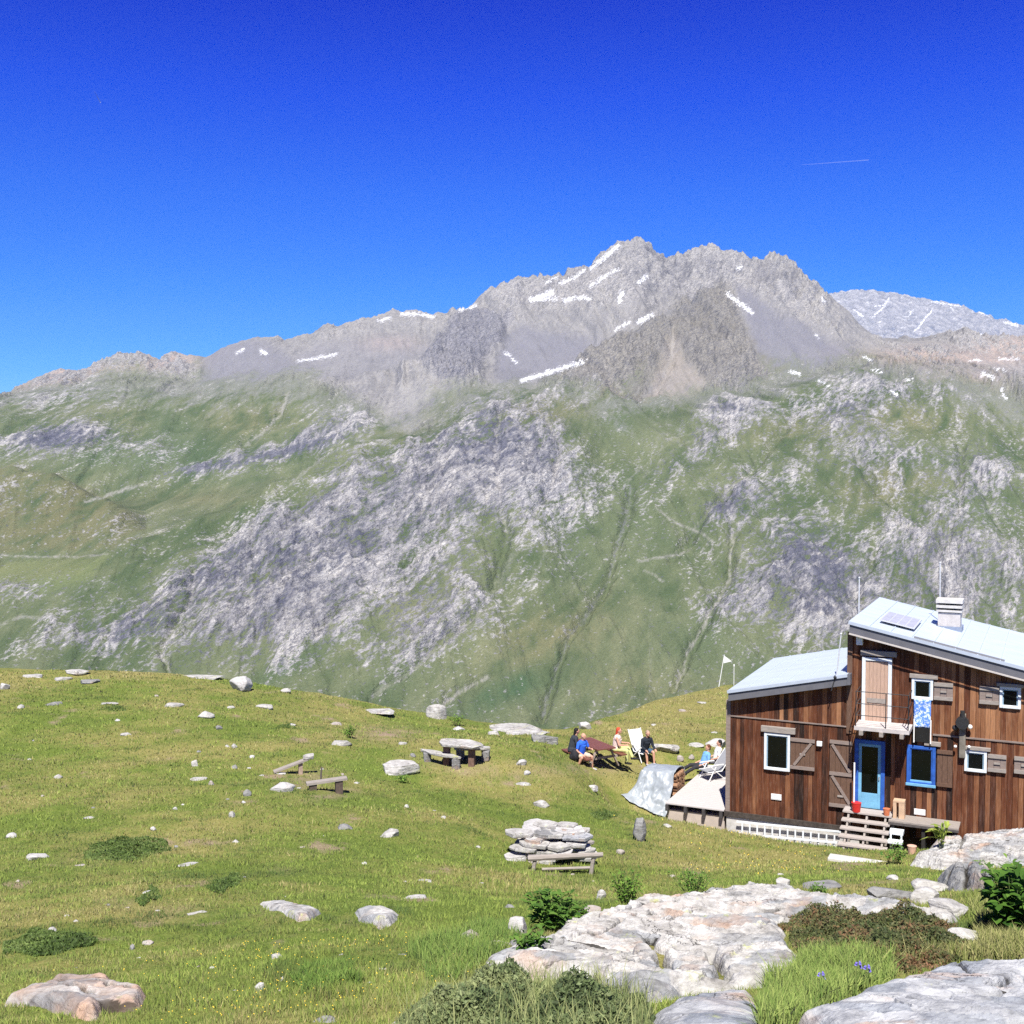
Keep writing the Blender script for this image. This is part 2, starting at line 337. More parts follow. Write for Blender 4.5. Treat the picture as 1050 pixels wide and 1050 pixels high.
rock = sst(.35, .65, low) * (1 - up); crag = sst(.3, .75, hi_) * up
# relief
rr = np.clip(rock + crag, 0, 1)
rrs = gblur(gblur(rr, 4, 0), 4, 1)
n_shp = ridged(P_ / 38, Q_ / 13, 5, 77, .65); n_jag = ridged(wx / 16, wz / 13, 3, 79, .6)
edge = np.ones_like(MY); edge[:6] = 0
n_fac = ridged((wx + .5 * wz) / 260, wz / 520, 3, 95, .5); rid = np.arange(len(MY))[:, None]; inner = (1 - np.exp(-((rid - sum(NS[:9])) / 50.) ** 2)) * (1 - np.exp(-((rid - sum(NS[:7])) / 40.) ** 2) * sst(700, 770, p0x))
TOR = [[(648,500),(644,525),(634,560),(622,598),(602,630),(580,660),(570,690),(556,735)],[(175,690),(166,668),(178,645),(196,615),(200,585)],[(752,545),(748,590),(728,630),(708,665),(692,705)],[(500,695),(470,710),(452,728)],[(512,425),(508,470),(514,520),(520,545),(505,600)],[(560,430),(575,460),(565,500),(545,535)],[(500,622),(470,650),(420,690),(380,715)],[(325,655),(350,630),(380,600)],[(930,530),(900,500),(880,470)],[(960,650),(962,615),(960,580),(985,520),(985,460)],[(850,640),(880,600),(900,560)],[(252,456),(268,445),(288,425),(296,402)],[(240,655),(265,620),(300,590)],[(690,570),(730,520),(770,480),(820,420)],[(1035,560),(1015,520),(1002,492)],[(690,345),(688,370),(672,400)],[(700,300),(660,330),(620,350),(560,388)]]
carve = sum(np.exp(-(dpoly(p0x + 4 * n_fine, p0y, q) / 5.) ** 2) for q in TOR)
relief = (-13 * np.clip(carve, 0, 1.2) + 46 * (n_fac - .25) * up * inner * (1 - .7 * scr) + 15 * (n_gul - .2) * (1 - .6 * scr) + 24 * n_big + rrs * (24 * n_str + 15 * (n_shp - .2) + 4 * (n_jag - .2) + 7 * n_gul) + crag * (1 - .85 * scr) * (mix(7, 13, inner) * (n_cr - .2) + mix(7, 14, inner) * (n_dg - .2) + 6 * n_fine + mix(2.5, 5, inner) * (n_jag - .2)) + 1.4 * n_iso + 1.0 * n_mix) * edge
MZ = MZ + relief * mix(.8, 1.0, up)
px_, py_ = proj(MX, MY, MZ)
# colours of the ground cover -------------------------------------------
def cc(*c): return np.array(c, float)
def lay(base, col, m): return base + (np.asarray(col) - base) * m[..., None]
gv = np.clip(.5 + .9 * n_big + .35 * n_fine + .6 * n_mid + .35 * fbm(wx / 60, wz / 40, 4, 101), 0, 1)
colr = mix(cc(.070, .092, .040), cc(.165, .168, .088), gv[..., None])
ol = paint(px_, py_, [(560,660,60,30,-20,.9),(40,520,80,30,10,.7),(260,430,60,20,0,.5),(430,430,50,14,-25,.5),(560,420,40,14,0,.9),(880,640,80,60,0,.4),(800,440,50,20,0,.6),(930,430,60,20,0,.6),(100,430,60,20,0,.4),(430,620,40,30,0,.4),(900,500,40,30,0,.6),(720,720,60,20,0,.6),(200,510,60,10,0,.4),(40,585,60,10,0,.5),(960,490,40,20,0,.5),(630,700,40,20,0,.5)])
colr = lay(colr, cc(.20, .17, .085), np.clip(ol * (.55 + n_mid + .5 * n_fine), 0, .75))
kn = sdp([(-60,480),(0,480),(60,488),(110,512),(150,546),(112,566),(-60,566)], 4, 3); colr = lay(colr, cc(.135, .118, .055), .55 * kn * np.clip(.7 + n_mid + n_fine, 0, 1))
lw = sdp([(-60,576),(60,576),(112,574),(90,600),(40,612),(-60,612)], 5, 5); colr = lay(colr, cc(.17, .185, .07), .5 * lw)
dg = paint(px_, py_, [(500,715,70,14,-30,.9),(300,680,70,10,-30,.6),(860,600,30,12,0,.3),(800,700,40,30,0,.5),(730,660,40,30,0,.4),(150,470,80,14,0,.5),(640,430,30,18,0,.5),(950,470,70,14,10,.5),(650,540,40,50,0,.3),(1000,520,40,30,0,.4),(400,700,40,20,-30,.4),(70,600,60,10,0,.3),(180,440,30,20,20,.4),(560,700,60,14,-20,.5),(1030,600,30,40,0,.4),(590,560,20,50,20,.3)])
colr = lay(colr, cc(.045, .085, .038), np.clip(dg * (.7 + n_mid + .6 * n_fine), 0, .85))
n_sc = fbm((wx + .3 * wz) / 13, wz / 60, 4, 111, .65)
veil = sst(.05, .6, .3 * n_sc + .8 * n_mid + .7 * n_mix + .5 * n_big + .8 * sst(50, -10, py_ - gl) - .2) * (1 - up)
colr = lay(colr, cc(.19, .18, .16), .6 * veil * sst(90, 10, py_ - gl))
rockc = mix(cc(.085, .086, .112), cc(.33, .318, .305), np.clip(.48 + .5 * n_fine + .45 * n_mix + .9 * n_mid + .8 * n_str, 0, 1)[..., None])
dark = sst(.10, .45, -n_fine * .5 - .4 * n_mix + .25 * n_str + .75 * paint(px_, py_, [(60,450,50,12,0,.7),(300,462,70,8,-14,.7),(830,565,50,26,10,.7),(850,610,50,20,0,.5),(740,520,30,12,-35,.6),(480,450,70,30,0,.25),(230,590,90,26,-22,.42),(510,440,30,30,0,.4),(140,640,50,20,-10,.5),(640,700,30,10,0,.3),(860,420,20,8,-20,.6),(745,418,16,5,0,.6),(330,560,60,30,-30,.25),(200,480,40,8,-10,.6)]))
rockc = lay(rockc, cc(.078, .08, .108), dark * .85)  # dark cliff rock, plus crevice shade painted into the tint
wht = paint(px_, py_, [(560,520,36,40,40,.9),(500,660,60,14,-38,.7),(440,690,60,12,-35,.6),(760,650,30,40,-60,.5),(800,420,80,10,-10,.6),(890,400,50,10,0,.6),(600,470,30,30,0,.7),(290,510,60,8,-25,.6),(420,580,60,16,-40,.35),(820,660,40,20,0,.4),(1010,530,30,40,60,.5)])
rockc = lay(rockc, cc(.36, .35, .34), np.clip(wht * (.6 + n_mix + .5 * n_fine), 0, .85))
# scree of the upper massif
scc = mix(cc(.165, .16, .166), cc(.255, .244, .236), np.clip(.5 + .9 * n_sc + .4 * n_big + .8 * n_mix + .5 * n_mid, 0, 1)[..., None])
scc = lay(scc, cc(.15, .148, .178), np.clip(.9 * screes[0] + .9 * screes[1] + .8 * screes[2] + .45 * screes[3], 0, 1) * np.clip(.75 + .5 * n_sc, 0, 1))
scc = lay(scc, cc(.27, .26, .25), .55 * screes[4] * np.clip(.6 + n_mid + n_mix, 0, 1))
scc = lay(scc, cc(.15, .134, .098),   .6 * pyr * np.clip(.7 + n_mid + .6 * n_fine, 0, 1))
gre = paint(px_, py_, [(640,392,26,14,-40,.9),(775,378,24,12,0,.5),(600,402,40,8,0,.6),(150,388,50,9,0,.6),(130,372,24,8,0,.9),(110,384,30,8,0,.6),(455,412,22,10,-30,.9),(200,378,10,14,0,.6),(880,388,30,8,0,.5),(890,365,20,8,0,.3)])
scc = lay(scc, cc(.10, .125, .055), np.clip(gre * (.7 + n_fine + n_mid), 0, .9))
scc = lay(scc, cc(.29, .255, .235), .55 * screes[5] * np.clip(.75 + .8 * n_sc, 0, 1))
pk = paint(px_, py_, [(60,388,80,7,-10,.8),(175,368,24,12,0,.9),(75,382,24,5,-10,.8),(950,365,60,9,0,.8),(1040,358,40,14,0,1),(990,392,40,12,0,.6),(1000,412,40,8,0,.4),(620,400,14,10,50,.5),(400,352,30,8,0,.3)])
scc = lay(scc, cc(.36, .275, .235), np.clip(pk * (.8 + n_sc + .5 * n_fine), 0, .8))
crc = mix(cc(.095, .093, .112), cc(.30, .288, .278), np.clip(.46 + .5 * n_fine + .5 * n_mix + .35 * n_cr + .5 * n_dg + .8 * n_big, 0, 1)[..., None])
crc = lay(crc, cc(.13, .13, .162), .55 * knob)
crc = lay(crc, cc(.145, .132, .105), .55 * pyr)
crc = lay(crc, cc(.062, .062, .085), sst(.2, .55, -n_fine - .3 * n_mix - .3 * n_dg) * .75)  # shade in the crag crevices painted in as darker rock
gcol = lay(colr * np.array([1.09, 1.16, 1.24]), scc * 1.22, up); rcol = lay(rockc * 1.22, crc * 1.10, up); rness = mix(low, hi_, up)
# scree runnels, torrents, tracks: polylines
LN = [([(648,500),(644,525),(634,560),(622,598),(602,630),(580,660),(570,690),(556,735)],2.2,.9,0),([(175,690),(166,668),(178,645),(196,615),(200,585)],1.6,.8,1),([(752,545),(748,590),(728,630),(708,665),(692,705)],2.4,.9,1),
 ([(86,514),(105,510),(128,502),(150,496)],2.6,.85,1),([(252,456),(268,445),(288,425),(296,402)],2.6,.75,1),([(0,569),(40,571),(80,571),(112,568)],1.5,.8,1),([(512,425),(508,470),(514,520),(520,545)],2.6,.7,2),([(560,430),(575,460),(565,500),(545,535)],4,.6,2),([(540,545),(520,580),(500,620)],5,.35,2),
 ([(500,622),(470,650),(420,690),(380,715)],5,.45,2),([(500,695),(470,710),(452,728)],2.6,.95,1),([(672,520),(690,535),(722,548)],1.9,.85,1),([(722,548),(732,556),(728,570)],1.6,.7,1),([(655,575),(690,570),(706,565)],1.8,.75,1),([(660,585),(672,590),(680,596)],1.8,.7,1),([(325,655),(350,630),(366,612)],1.6,.7,2),([(318,555),(330,520),(326,500)],1.4,.6,2),
 ([(640,495),(690,450),(760,430),(800,428)],1.2,.55,2),([(690,570),(730,520),(770,480),(820,420)],1.2,.5,2),([(720,590),(760,540),(800,500)],1.2,.5,2),([(660,490),(700,455),(745,440)],1.1,.5,2),([(330,470),(300,495),(270,510)],1.8,.6,1),
 ([(400,600),(440,570),(470,540)],1.6,.4,2),([(240,655),(265,620),(300,590)],1.6,.5,2),([(1010,520),(1000,490),(985,460)],1.6,.5,2),([(1035,560),(1015,520),(1002,492)],2,.55,2),([(930,530),(900,500),(880,470)],1.4,.45,2),([(850,640),(880,600),(900,560)],1.6,.4,2),([(960,580),(962,615),(968,650)],2.2,.55,2),
 ([(668,700),(666,650),(672,610)],1.1,.5,0),([(136,640),(155,660),(160,690)],1.2,.5,2),([(135,480),(150,470),(140,455)],1.1,.4,2),([(78,480),(76,470),(80,462)],1.1,.4,2),([(0,640),(25,632),(45,634)],3,.55,1),([(612,470),(590,520),(560,560),(545,600)],2.4,.3,2),([(580,610),(600,590),(640,560)],1.1,.35,2),
 ([(560,392),(520,412),(470,425),(430,440)],2.2,.45,1),([(150,364),(158,378),(166,392)],1.2,.6,1),([(165,364),(174,380),(180,394)],1.2,.6,1),([(690,345),(688,370),(672,400)],2.5,.6,1),([(620,372),(628,388),(640,404)],1.4,.6,1),([(730,303),(700,315),(660,335),(620,362)],1.3,.4,0)]
n_brk = fbm(MX / 6, (MZ * .7 + MY * .5) / 6, 3, 123, .65)
for pl, wd, s_, kind in LN:
    d = dpoly(px_ + 3 * n_iso + 4 * n_fine, py_ + 2 * n_fine, pl)
    m = sst(wd * 1.0, wd * .1, d + 2.2 * n_brk) * s_ * .9 * np.clip((.8 if kind == 1 else .58) + 1.0 * n_iso + 1.5 * n_brk, 0, 1.0)
    c_ = cc(.36, .34, .325) if kind else cc(.22, .22, .235)
    gcol = lay(gcol, c_, np.clip(m, 0, 1)); rcol = lay(rcol, c_, np.clip(m, 0, 1))
# snow patches
SN = [([(606,275),(622,262),(634,252)],2.2),([(605,294),(618,285),(634,276)],1.8),([(545,307),(556,304),(566,299)],3.0),([(545,308),(570,306)],1.6),([(578,308),(590,305),(604,306)],2.0),([(655,330),(668,323)],2.8),([(632,338),(645,330)],1.8),([(635,309),(638,300)],2.4),
 ([(746,301),(760,312),(771,320)],2.2),([(535,390),(560,383),(578,377),(598,371)],2.4),([(517,360),(530,372)],1.3),([(472,318),(488,313)],1.6),([(412,322),(432,322),(444,325)],1.6),([(268,360),(272,362)],2.2),([(305,370),(322,368),(345,363)],1.1),([(575,290),(590,284),(600,276)],1.5),([(655,290),(663,283)],2.2),([(757,275),(760,274)],2.0),([(842,305),(845,309)],1.5),([(836,343),(839,346)],1.5),([(810,381),(820,384)],1.6),([(886,366),(895,370)],1.5),
 ([(840,390),(852,398)],1.2),([(1008,383),(1018,388)],2.4),([(1027,400),(1031,408)],1.7),([(1020,378),(1030,380)],1.3),([(995,369),(1006,370)],1.2),([(1025,368),(1044,369)],1.0),([(916,402),(920,404)],1.8),([(895,380),(904,382)],1.3),([(930,390),(936,389)],1.2),([(388,329),(400,326)],1.2),([(242,362),(250,358)],1),([(560,290),(570,284)],1.3)]
snow = np.zeros_like(px_)
for pl, wd in SN:
    d = dpoly(px_ + 2 * n_iso, py_ + 1.5 * n_fine, pl); snow = np.maximum(snow, np.clip(.5 + .15 * (wd * .85 - d), 0, 1))
def mat_mountain():
    t = NT('mountain_side', .95, .1); v = t.coord()
    vs = t.coord(scale=(1.8, 1, .42), rot=(0, R(-33), 0), vt='TEXTURE')
    a = t.attr('ground_tint'); b = t.attr('rock_tint')
    n1 = t.noise(vs, .10, 6, .72); n2 = t.noise(v, .34, 4, .7); n3 = t.noise(vs, .055, 5, .65, .6); n4 = t.noise(v, .16, 2, .5)
    def madd(x, k, y):
        o = t.n('ShaderNodeMath', operation='MULTIPLY_ADD'); t.l(x, o.inputs[0]); o.inputs[1].default_value = k
        if isinstance(y, float): o.inputs[2].default_value = y
        else: t.l(y, o.inputs[2])
        return o.outputs[0]
    m1 = t.noise(vs, .085, 8, .78, .3); m2 = t.noise(v, .5, 3, .7)
    f = madd(m1, 1.9, b.outputs['Alpha']); f = madd(m2, .32, f); rk = t.rampf(f, 1.53, 1.70)
    # stones strewn in the turf, thicker where rock is near
    st_ = t.rampf(madd(b.outputs['Alpha'], .26, n4), .66, .71); mxs = t.n('ShaderNodeMath', operation='MAXIMUM'); t.l(rk, mxs.inputs[0])
    ms = t.n('ShaderNodeMath', operation='MULTIPLY'); t.l(st_, ms.inputs[0]); ms.inputs[1].default_value = .7; t.l(ms.outputs[0], mxs.inputs[1])
    g = t.mix(.8, a.outputs['Color'], t.ramp(n2, [(.25, (.62, .66, .6)), (.5, (1, 1, 1)), (.75, (1.3, 1.25, 1.25))]), 'MULTIPLY')
    r_ = t.mix(.9, b.outputs['Color'], t.ramp(n1, [(.28, (.45, .45, .54)), (.5, (1.08, 1.08, 1.08)), (.70, (1.5, 1.47, 1.42))]), 'MULTIPLY')
    r_ = t.mix(.7, r_, t.ramp(n2, [(.3, (.5, .5, .56)), (.55, (1.05, 1.05, 1.05)), (.72, (1.35, 1.33, 1.3))]), 'MULTIPLY')
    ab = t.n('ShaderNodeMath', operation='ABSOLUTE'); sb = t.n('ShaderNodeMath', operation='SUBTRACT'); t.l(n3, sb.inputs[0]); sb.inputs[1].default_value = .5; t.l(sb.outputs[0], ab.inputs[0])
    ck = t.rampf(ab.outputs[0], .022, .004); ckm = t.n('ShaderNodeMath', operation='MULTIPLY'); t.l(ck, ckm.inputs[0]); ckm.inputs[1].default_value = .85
    r_ = t.mix(ckm.outputs[0], r_, (.07, .072, .10))  # narrow overhang shadows painted as dark crevice lines
    c = t.mix(mxs.outputs[0], g, r_)
    sn = t.rampf(madd(n2, .5, madd(n1, 2.6, a.outputs['Alpha'])), 2.0, 2.3)
    c = t.mix(sn, c, (.86, .87, .9))
    hb_ = t.n('ShaderNodeMath', operation='MULTIPLY'); t.l(n1, hb_.inputs[0]); t.l(mxs.outputs[0], hb_.inputs[1]); t.bump(n1, .8, 8)
    return t.col(c)
mm = mat_mountain()
def four(c, a): return np.concatenate([np.clip(c, 0, 1), a[..., None]], -1).reshape(-1, 4)
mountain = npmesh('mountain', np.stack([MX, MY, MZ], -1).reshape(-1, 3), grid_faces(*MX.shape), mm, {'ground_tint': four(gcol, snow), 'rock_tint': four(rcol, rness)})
tag(mountain, kind='structure')

# distant limestone wall on the right
FA = (np.linspace(780, 1240, 420) - CX) / F
FC = [[(700,430,5200),(1400,430,5200)],[(700,372,5900),(1400,372,5900)],[(700,405,6900),(800,350,6900),(835,312,6900),(852,301,6900),(870,298,6900),(890,296,6900),(910,299,6900),(935,304,6900),(960,308,6900),(985,313,6900),(1005,321,6900),(1030,328,6900),(1050,333,6900),(1120,350,6900),(1400,400,6900)],[(700,470,8200),(1400,470,8200)]]
fcs = [curve(c, FA) for c in FC]; ry, rz = [], []
for k, nn in enumerate((20, 170, 12)):
    for t_ in np.linspace(0, 1, nn, endpoint=(k == 2)):
        ry.append(mix(fcs[k][1], fcs[k + 1][1], t_)); rz.append(mix(fcs[k][0] * fcs[k][1], fcs[k + 1][0] * fcs[k + 1][1], t_))
FY = np.array(ry); FZ = gblur(np.array(rz), 1.5, 0); FX = FA[None, :] * FY
f1 = ridged((FX + .4 * FZ) / 120, FZ / 220, 5, 131, .6); f2 = fbm(FX / 40, FZ / 22, 4, 137, .65); f3 = fbm((FX - .9 * FZ) / 60, (FZ + .5 * FX) / 20, 4, 141, .6)
FZ = FZ + 22 * (f1 - .2) + 16 * f2
qx, qy = proj(FX, FY, FZ)
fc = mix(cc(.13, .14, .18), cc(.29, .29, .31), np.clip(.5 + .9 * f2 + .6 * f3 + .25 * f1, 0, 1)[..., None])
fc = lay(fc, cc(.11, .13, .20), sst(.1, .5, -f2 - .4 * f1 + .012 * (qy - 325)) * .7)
fs = np.zeros_like(qx)
for pl, wd in [([(912,306),(905,316),(895,325)],1.4),([(956,317),(948,328),(938,340)],1.4),([(876,318),(884,324)],2),([(1030,330),(1044,334)],2.2),([(955,309),(985,314)],1),([(930,325),(936,318)],1.2),([(1000,318),(1015,324)],1),([(975,315),(978,319)],1),([(897,314),(906,313)],1)]:
    fs = np.maximum(fs, sst(wd * 1.2, wd * .5, dpoly(qx + 3 * f2, qy + 2 * f3, pl)))
fc = lay(fc, cc(.6, .61, .64), sst(.42, .55, f3 + .3 * f2) * .5)
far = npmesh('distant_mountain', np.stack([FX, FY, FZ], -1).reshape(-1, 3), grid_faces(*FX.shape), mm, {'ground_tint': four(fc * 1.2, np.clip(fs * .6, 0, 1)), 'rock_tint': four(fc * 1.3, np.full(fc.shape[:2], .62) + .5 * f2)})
tag(far, kind='structure')
# air
bm = bmesh.new(); bmesh.ops.create_cube(bm, size=1)
for v_ in bm.verts: v_.co = Vector((v_.co.x * 10800, 4150 + v_.co.y * 8900, 215 + v_.co.z * 1650))
me = bpy.data.meshes.new('haze'); bm.to_mesh(me); bm.free()
hm = bpy.data.materials.new('air'); hm.use_nodes = True; hm.node_tree.nodes.remove(hm.node_tree.nodes['Principled BSDF'])
pv = hm.node_tree.nodes.new('ShaderNodeVolumePrincipled'); pv.inputs['Color'].default_value = (.52, .76, 1, 1); pv.inputs['Density'].default_value = 2.1e-5
pv.inputs['Anisotropy'].default_value = 0.0
hm.node_tree.links.new(pv.outputs[0], hm.node_tree.nodes['Material Output'].inputs['Volume'])
me.materials.append(hm); hz = put(bpy.data.objects.new('haze', me)); tag(hz, kind='stuff')
sc.cycles.volume_bounces = 0; sc.cycles.use_denoising = False
# ------------------------------------------------------------------ mesh building helpers
_mats = {}
def plain(name, c, rough=.7, var=.25, scale=14, spec=.3, metal=0, streak=None, bump=0):
    """one-colour material with a little wear so that it is never flat"""
    if name in _mats: return _mats[name]
    t = NT(name, rough, spec); v = t.coord(scale=streak or (1, 1, 1)); n_ = t.noise(v, scale, 4, .6)
    lo = tuple(x * (1 - var) for x in c); hi = tuple(min(1, x * (1 + var)) for x in c)
    t.b.inputs['Metallic'].default_value = metal
    if bump: t.bump(n_, bump, .01)
    _mats[name] = t.col(t.ramp(n_, [(.3, lo), (.7, hi)])); return _mats[name]
class MB:
    """collects boxes, tubes and other shapes into one mesh"""
    def __init__(s): s.bm = bmesh.new()
    def box(s, x0, x1, y0, y1, z0, z1, M=None):
        r = bmesh.ops.create_cube(s.bm, size=1)['verts']
        for v in r:
            v.co = Vector((x0 + (v.co.x + .5) * (x1 - x0), y0 + (v.co.y + .5) * (y1 - y0), z0 + (v.co.z + .5) * (z1 - z0)))
            if M is not None: v.co = M @ v.co
        return s
    def hexa(s, b, t):
        """eight corners: bottom loop b, top loop t"""
        v = [s.bm.verts.new(p) for p in list(b) + list(t)]
        for f in ((3, 2, 1, 0), (4, 5, 6, 7), (0, 1, 5, 4), (1, 2, 6, 5), (2, 3, 7, 6), (3, 0, 4, 7)): s.bm.faces.new([v[i] for i in f])
        return s
    def bar(s, a, b, wd, hg=None, up=(0, 0, 1)):
        a, b = Vector(a), Vector(b); hg = hg or wd; d = (b - a).normalized(); u = Vector(up)
        if abs(d.dot(u)) > .98: u = Vector((0, 1, 0))
        r = d.cross(u).normalized(); u = r.cross(d).normalized(); r *= wd / 2; u *= hg / 2
        return s.hexa([a - r - u, a + r - u, a + r + u, a - r + u], [b - r - u, b + r - u, b + r + u, b - r + u])
    def tube(s, pts, rad, seg=8, caps=True):
        pts = [Vector(p) for p in pts]; rad = rad if isinstance(rad, (list, tuple)) else [rad] * len(pts); rings = []
        for i, p in enumerate(pts):
            d = (pts[min(i + 1, len(pts) - 1)] - pts[max(i - 1, 0)]).normalized()
            u = Vector((0, 0, 1)) if abs(d.z) < .95 else Vector((1, 0, 0)); r = d.cross(u).normalized(); u = r.cross(d)
            rings.append([s.bm.verts.new(p + rad[i] * (math.cos(k * 2 * math.pi / seg) * r + math.sin(k * 2 * math.pi / seg) * u)) for k in range(seg)])
        for a, b in zip(rings, rings[1:]):
            for k in range(seg): s.bm.faces.new((a[k], a[(k + 1) % seg], b[(k + 1) % seg], b[k]))
        if caps: s.bm.faces.new(rings[0][::-1]); s.bm.faces.new(rings[-1])
        return s
    def ball(s, c, r, sub=2, M=None):
        rr = bmesh.ops.create_icosphere(s.bm, subdivisions=sub, radius=1)['verts']
        r = r if isinstance(r, (list, tuple)) else (r, r, r)
        for v in rr:
            q = Vector((v.co.x * r[0], v.co.y * r[1], v.co.z * r[2]))
            v.co = (M @ q if M is not None else q) + Vector(c)
        return s
    def cap(s, a, b, ra, rb, seg=10):
        a, b = Vector(a), Vector(b); s.tube([a, b], [ra, rb], seg); s.ball(a, ra, 1); s.ball(b, rb, 1); return s
    def build(s, name, mat, parent=None, smooth=False, bevel=0, remesh=0):
        bmesh.ops.recalc_face_normals(s.bm, faces=s.bm.faces)
        me = bpy.data.meshes.new(name); s.bm.to_mesh(me); s.bm.free()
        if smooth or remesh: me.polygons.foreach_set('use_smooth', [True] * len(me.polygons))
        me.materials.append(mat); o = put(bpy.data.objects.new(name, me), parent)
        if bevel:
            m = o.modifiers.new('bevel', 'BEVEL'); m.width = bevel; m.segments = 2; m.limit_method = 'ANGLE'
        if remesh:
            m = o.modifiers.new('join', 'REMESH'); m.mode = 'VOXEL'; m.voxel_size = remesh; m.use_smooth_shade = True
            m = o.modifiers.new('soft', 'SMOOTH'); m.factor = .5; m.iterations = 3
        return o
def empty(name, loc, rz=0):
    o = bpy.data.objects.new(name, None); o.location = loc; o.rotation_euler = (0, 0, rz); o.empty_display_size = .3
    return put(o)

# ------------------------------------------------------------------ rock
def rock_mat(name, lo, mid, hi, warm=.25, lichen=.1, dark=.35, orient=(0, .25, .5)):
    t = NT(name, .92, .15); v = t.coord(); tc = t.n('ShaderNodeTexCoord')
    vs = t.coord(scale=(1.2, 1.2, 5.5), rot=orient)
    a = t.noise(vs, 2.2, 9, .68, .6); b = t.noise(v, 9, 7, .72); c1 = t.noise(v, 1.1, 5, .6, .4); c2 = t.noise(v, 2.4, 6, .7)
    m = t.n('ShaderNodeMath', operation='MULTIPLY_ADD'); t.l(b, m.inputs[0]); m.inputs[1].default_value = .55; t.l(a, m.inputs[2])
    col = t.ramp(m.outputs[0], [(.48, lo), (.70, mid), (.95, hi)])
    wm = t.rampf(c1, .62 - warm * .35, .80 - warm * .3)
    col = t.mix(t.mix(.55, wm, wm), col, t.ramp(b, [(.3, (.33, .20, .13)), (.6, (.52, .36, .27)), (.8, (.6, .47, .38))]))
    lm = t.rampf(c2, .70 - lichen * .4, .78 - lichen * .35)
    col = t.mix(lm, col, t.ramp(b, [(.35, (.36, .38, .12)), (.7, (.55, .56, .26))]))
    fa = t.attr('facet'); fs_ = t.n('ShaderNodeSeparateColor'); t.l(fa.outputs['Color'], fs_.inputs[0])
    col = t.mix(t.rampf(fs_.outputs[0], 0, 1), col, t.mix(1.0, col, (.62, .66, .72), 'MULTIPLY'))
    col = t.mix(t.rampf(fs_.outputs[2], 0, 1), col, t.ramp(b, [(.3, (.30, .17, .10)), (.6, (.46, .31, .22)), (.8, (.52, .42, .34))]))
    col = t.mix(fs_.outputs[1], col, (.035, .03, .024))
    vf = t.n('ShaderNodeTexVoronoi'); vf.feature = 'DISTANCE_TO_EDGE'; vf.inputs['Scale'].default_value = 1.7
    dv = t.n('ShaderNodeVectorMath', operation='MULTIPLY_ADD'); t.l(vs, dv.inputs[0]); dv.inputs[1].default_value = (1, 1, 1)
    nz = t.n('ShaderNodeTexNoise'); nz.inputs['Scale'].default_value = 3; nz.inputs['Detail'].default_value = 5; t.l(v, nz.inputs['Vector'])
    sb = t.n('ShaderNodeVectorMath', operation='SCALE'); t.l(nz.outputs['Color'], sb.inputs[0]); sb.inputs['Scale'].default_value = 1.3
    t.l(sb.outputs[0], dv.inputs[2]); t.l(dv.outputs[0], vf.inputs['Vector'])
    ck0 = t.rampf(vf.outputs['Distance'], .022, .004); ckm = t.rampf(t.noise(v, .9, 3, .6), .54, .66); ckx = t.n('ShaderNodeMath', operation='MULTIPLY'); t.l(ck0, ckx.inputs[0]); t.l(ckm, ckx.inputs[1]); ck = ckx.outputs[0]; sp = t.rampf(b, .40 - (1 - dark) * .12, .32 - (1 - dark) * .12)
    mx = t.n('ShaderNodeMath', operation='MAXIMUM'); t.l(ck, mx.inputs[0]); t.l(sp, mx.inputs[1])
    gt = t.n('ShaderNodeMath', operation='MULTIPLY'); t.l(mx.outputs[0], gt.inputs[0]); gt.inputs[1].default_value = .85
    col = t.mix(gt.outputs[0], col, (.05, .046, .042))
    ad = t.n('ShaderNodeMath', operation='SUBTRACT'); t.l(m.outputs[0], ad.inputs[0]); t.l(ck, ad.inputs[1])
    t.bump(ad.outputs[0], .75, .05)
    return t.col(col)
RM = {'pale': rock_mat('pale_gneiss', (.115, .106, .098), (.34, .325, .305), (.56, .545, .52), .10, .22),
      'pink': rock_mat('rusty_gneiss', (.14, .115, .10), (.32, .285, .26), (.47, .445, .42), .5, .1),
      'blue': rock_mat('blue_grey_gneiss', (.115, .12, .132), (.31, .315, .33), (.50, .505, .515), .14, .14),
      'grey': rock_mat('grey_schist', (.09, .09, .09), (.20, .197, .193), (.33, .325, .315), .18, .12),
      'white': rock_mat('white_quartzite', (.24, .235, .22), (.42, .405, .39), (.56, .545, .525), .12, .06, .15)}
SLABS = []
def top(x, y):
    """height of whatever rock or turf lies at (x,y)"""
    z = ground(x, y)
    for pts, Z, xs, ys in SLABS:
        if xs[0] < x < xs[-1] and ys[0] < y < ys[-1]: z = max(z, Z[int((y - ys[0]) / (ys[1] - ys[0])), int((x - xs[0]) / (xs[1] - xs[0]))])
    return z

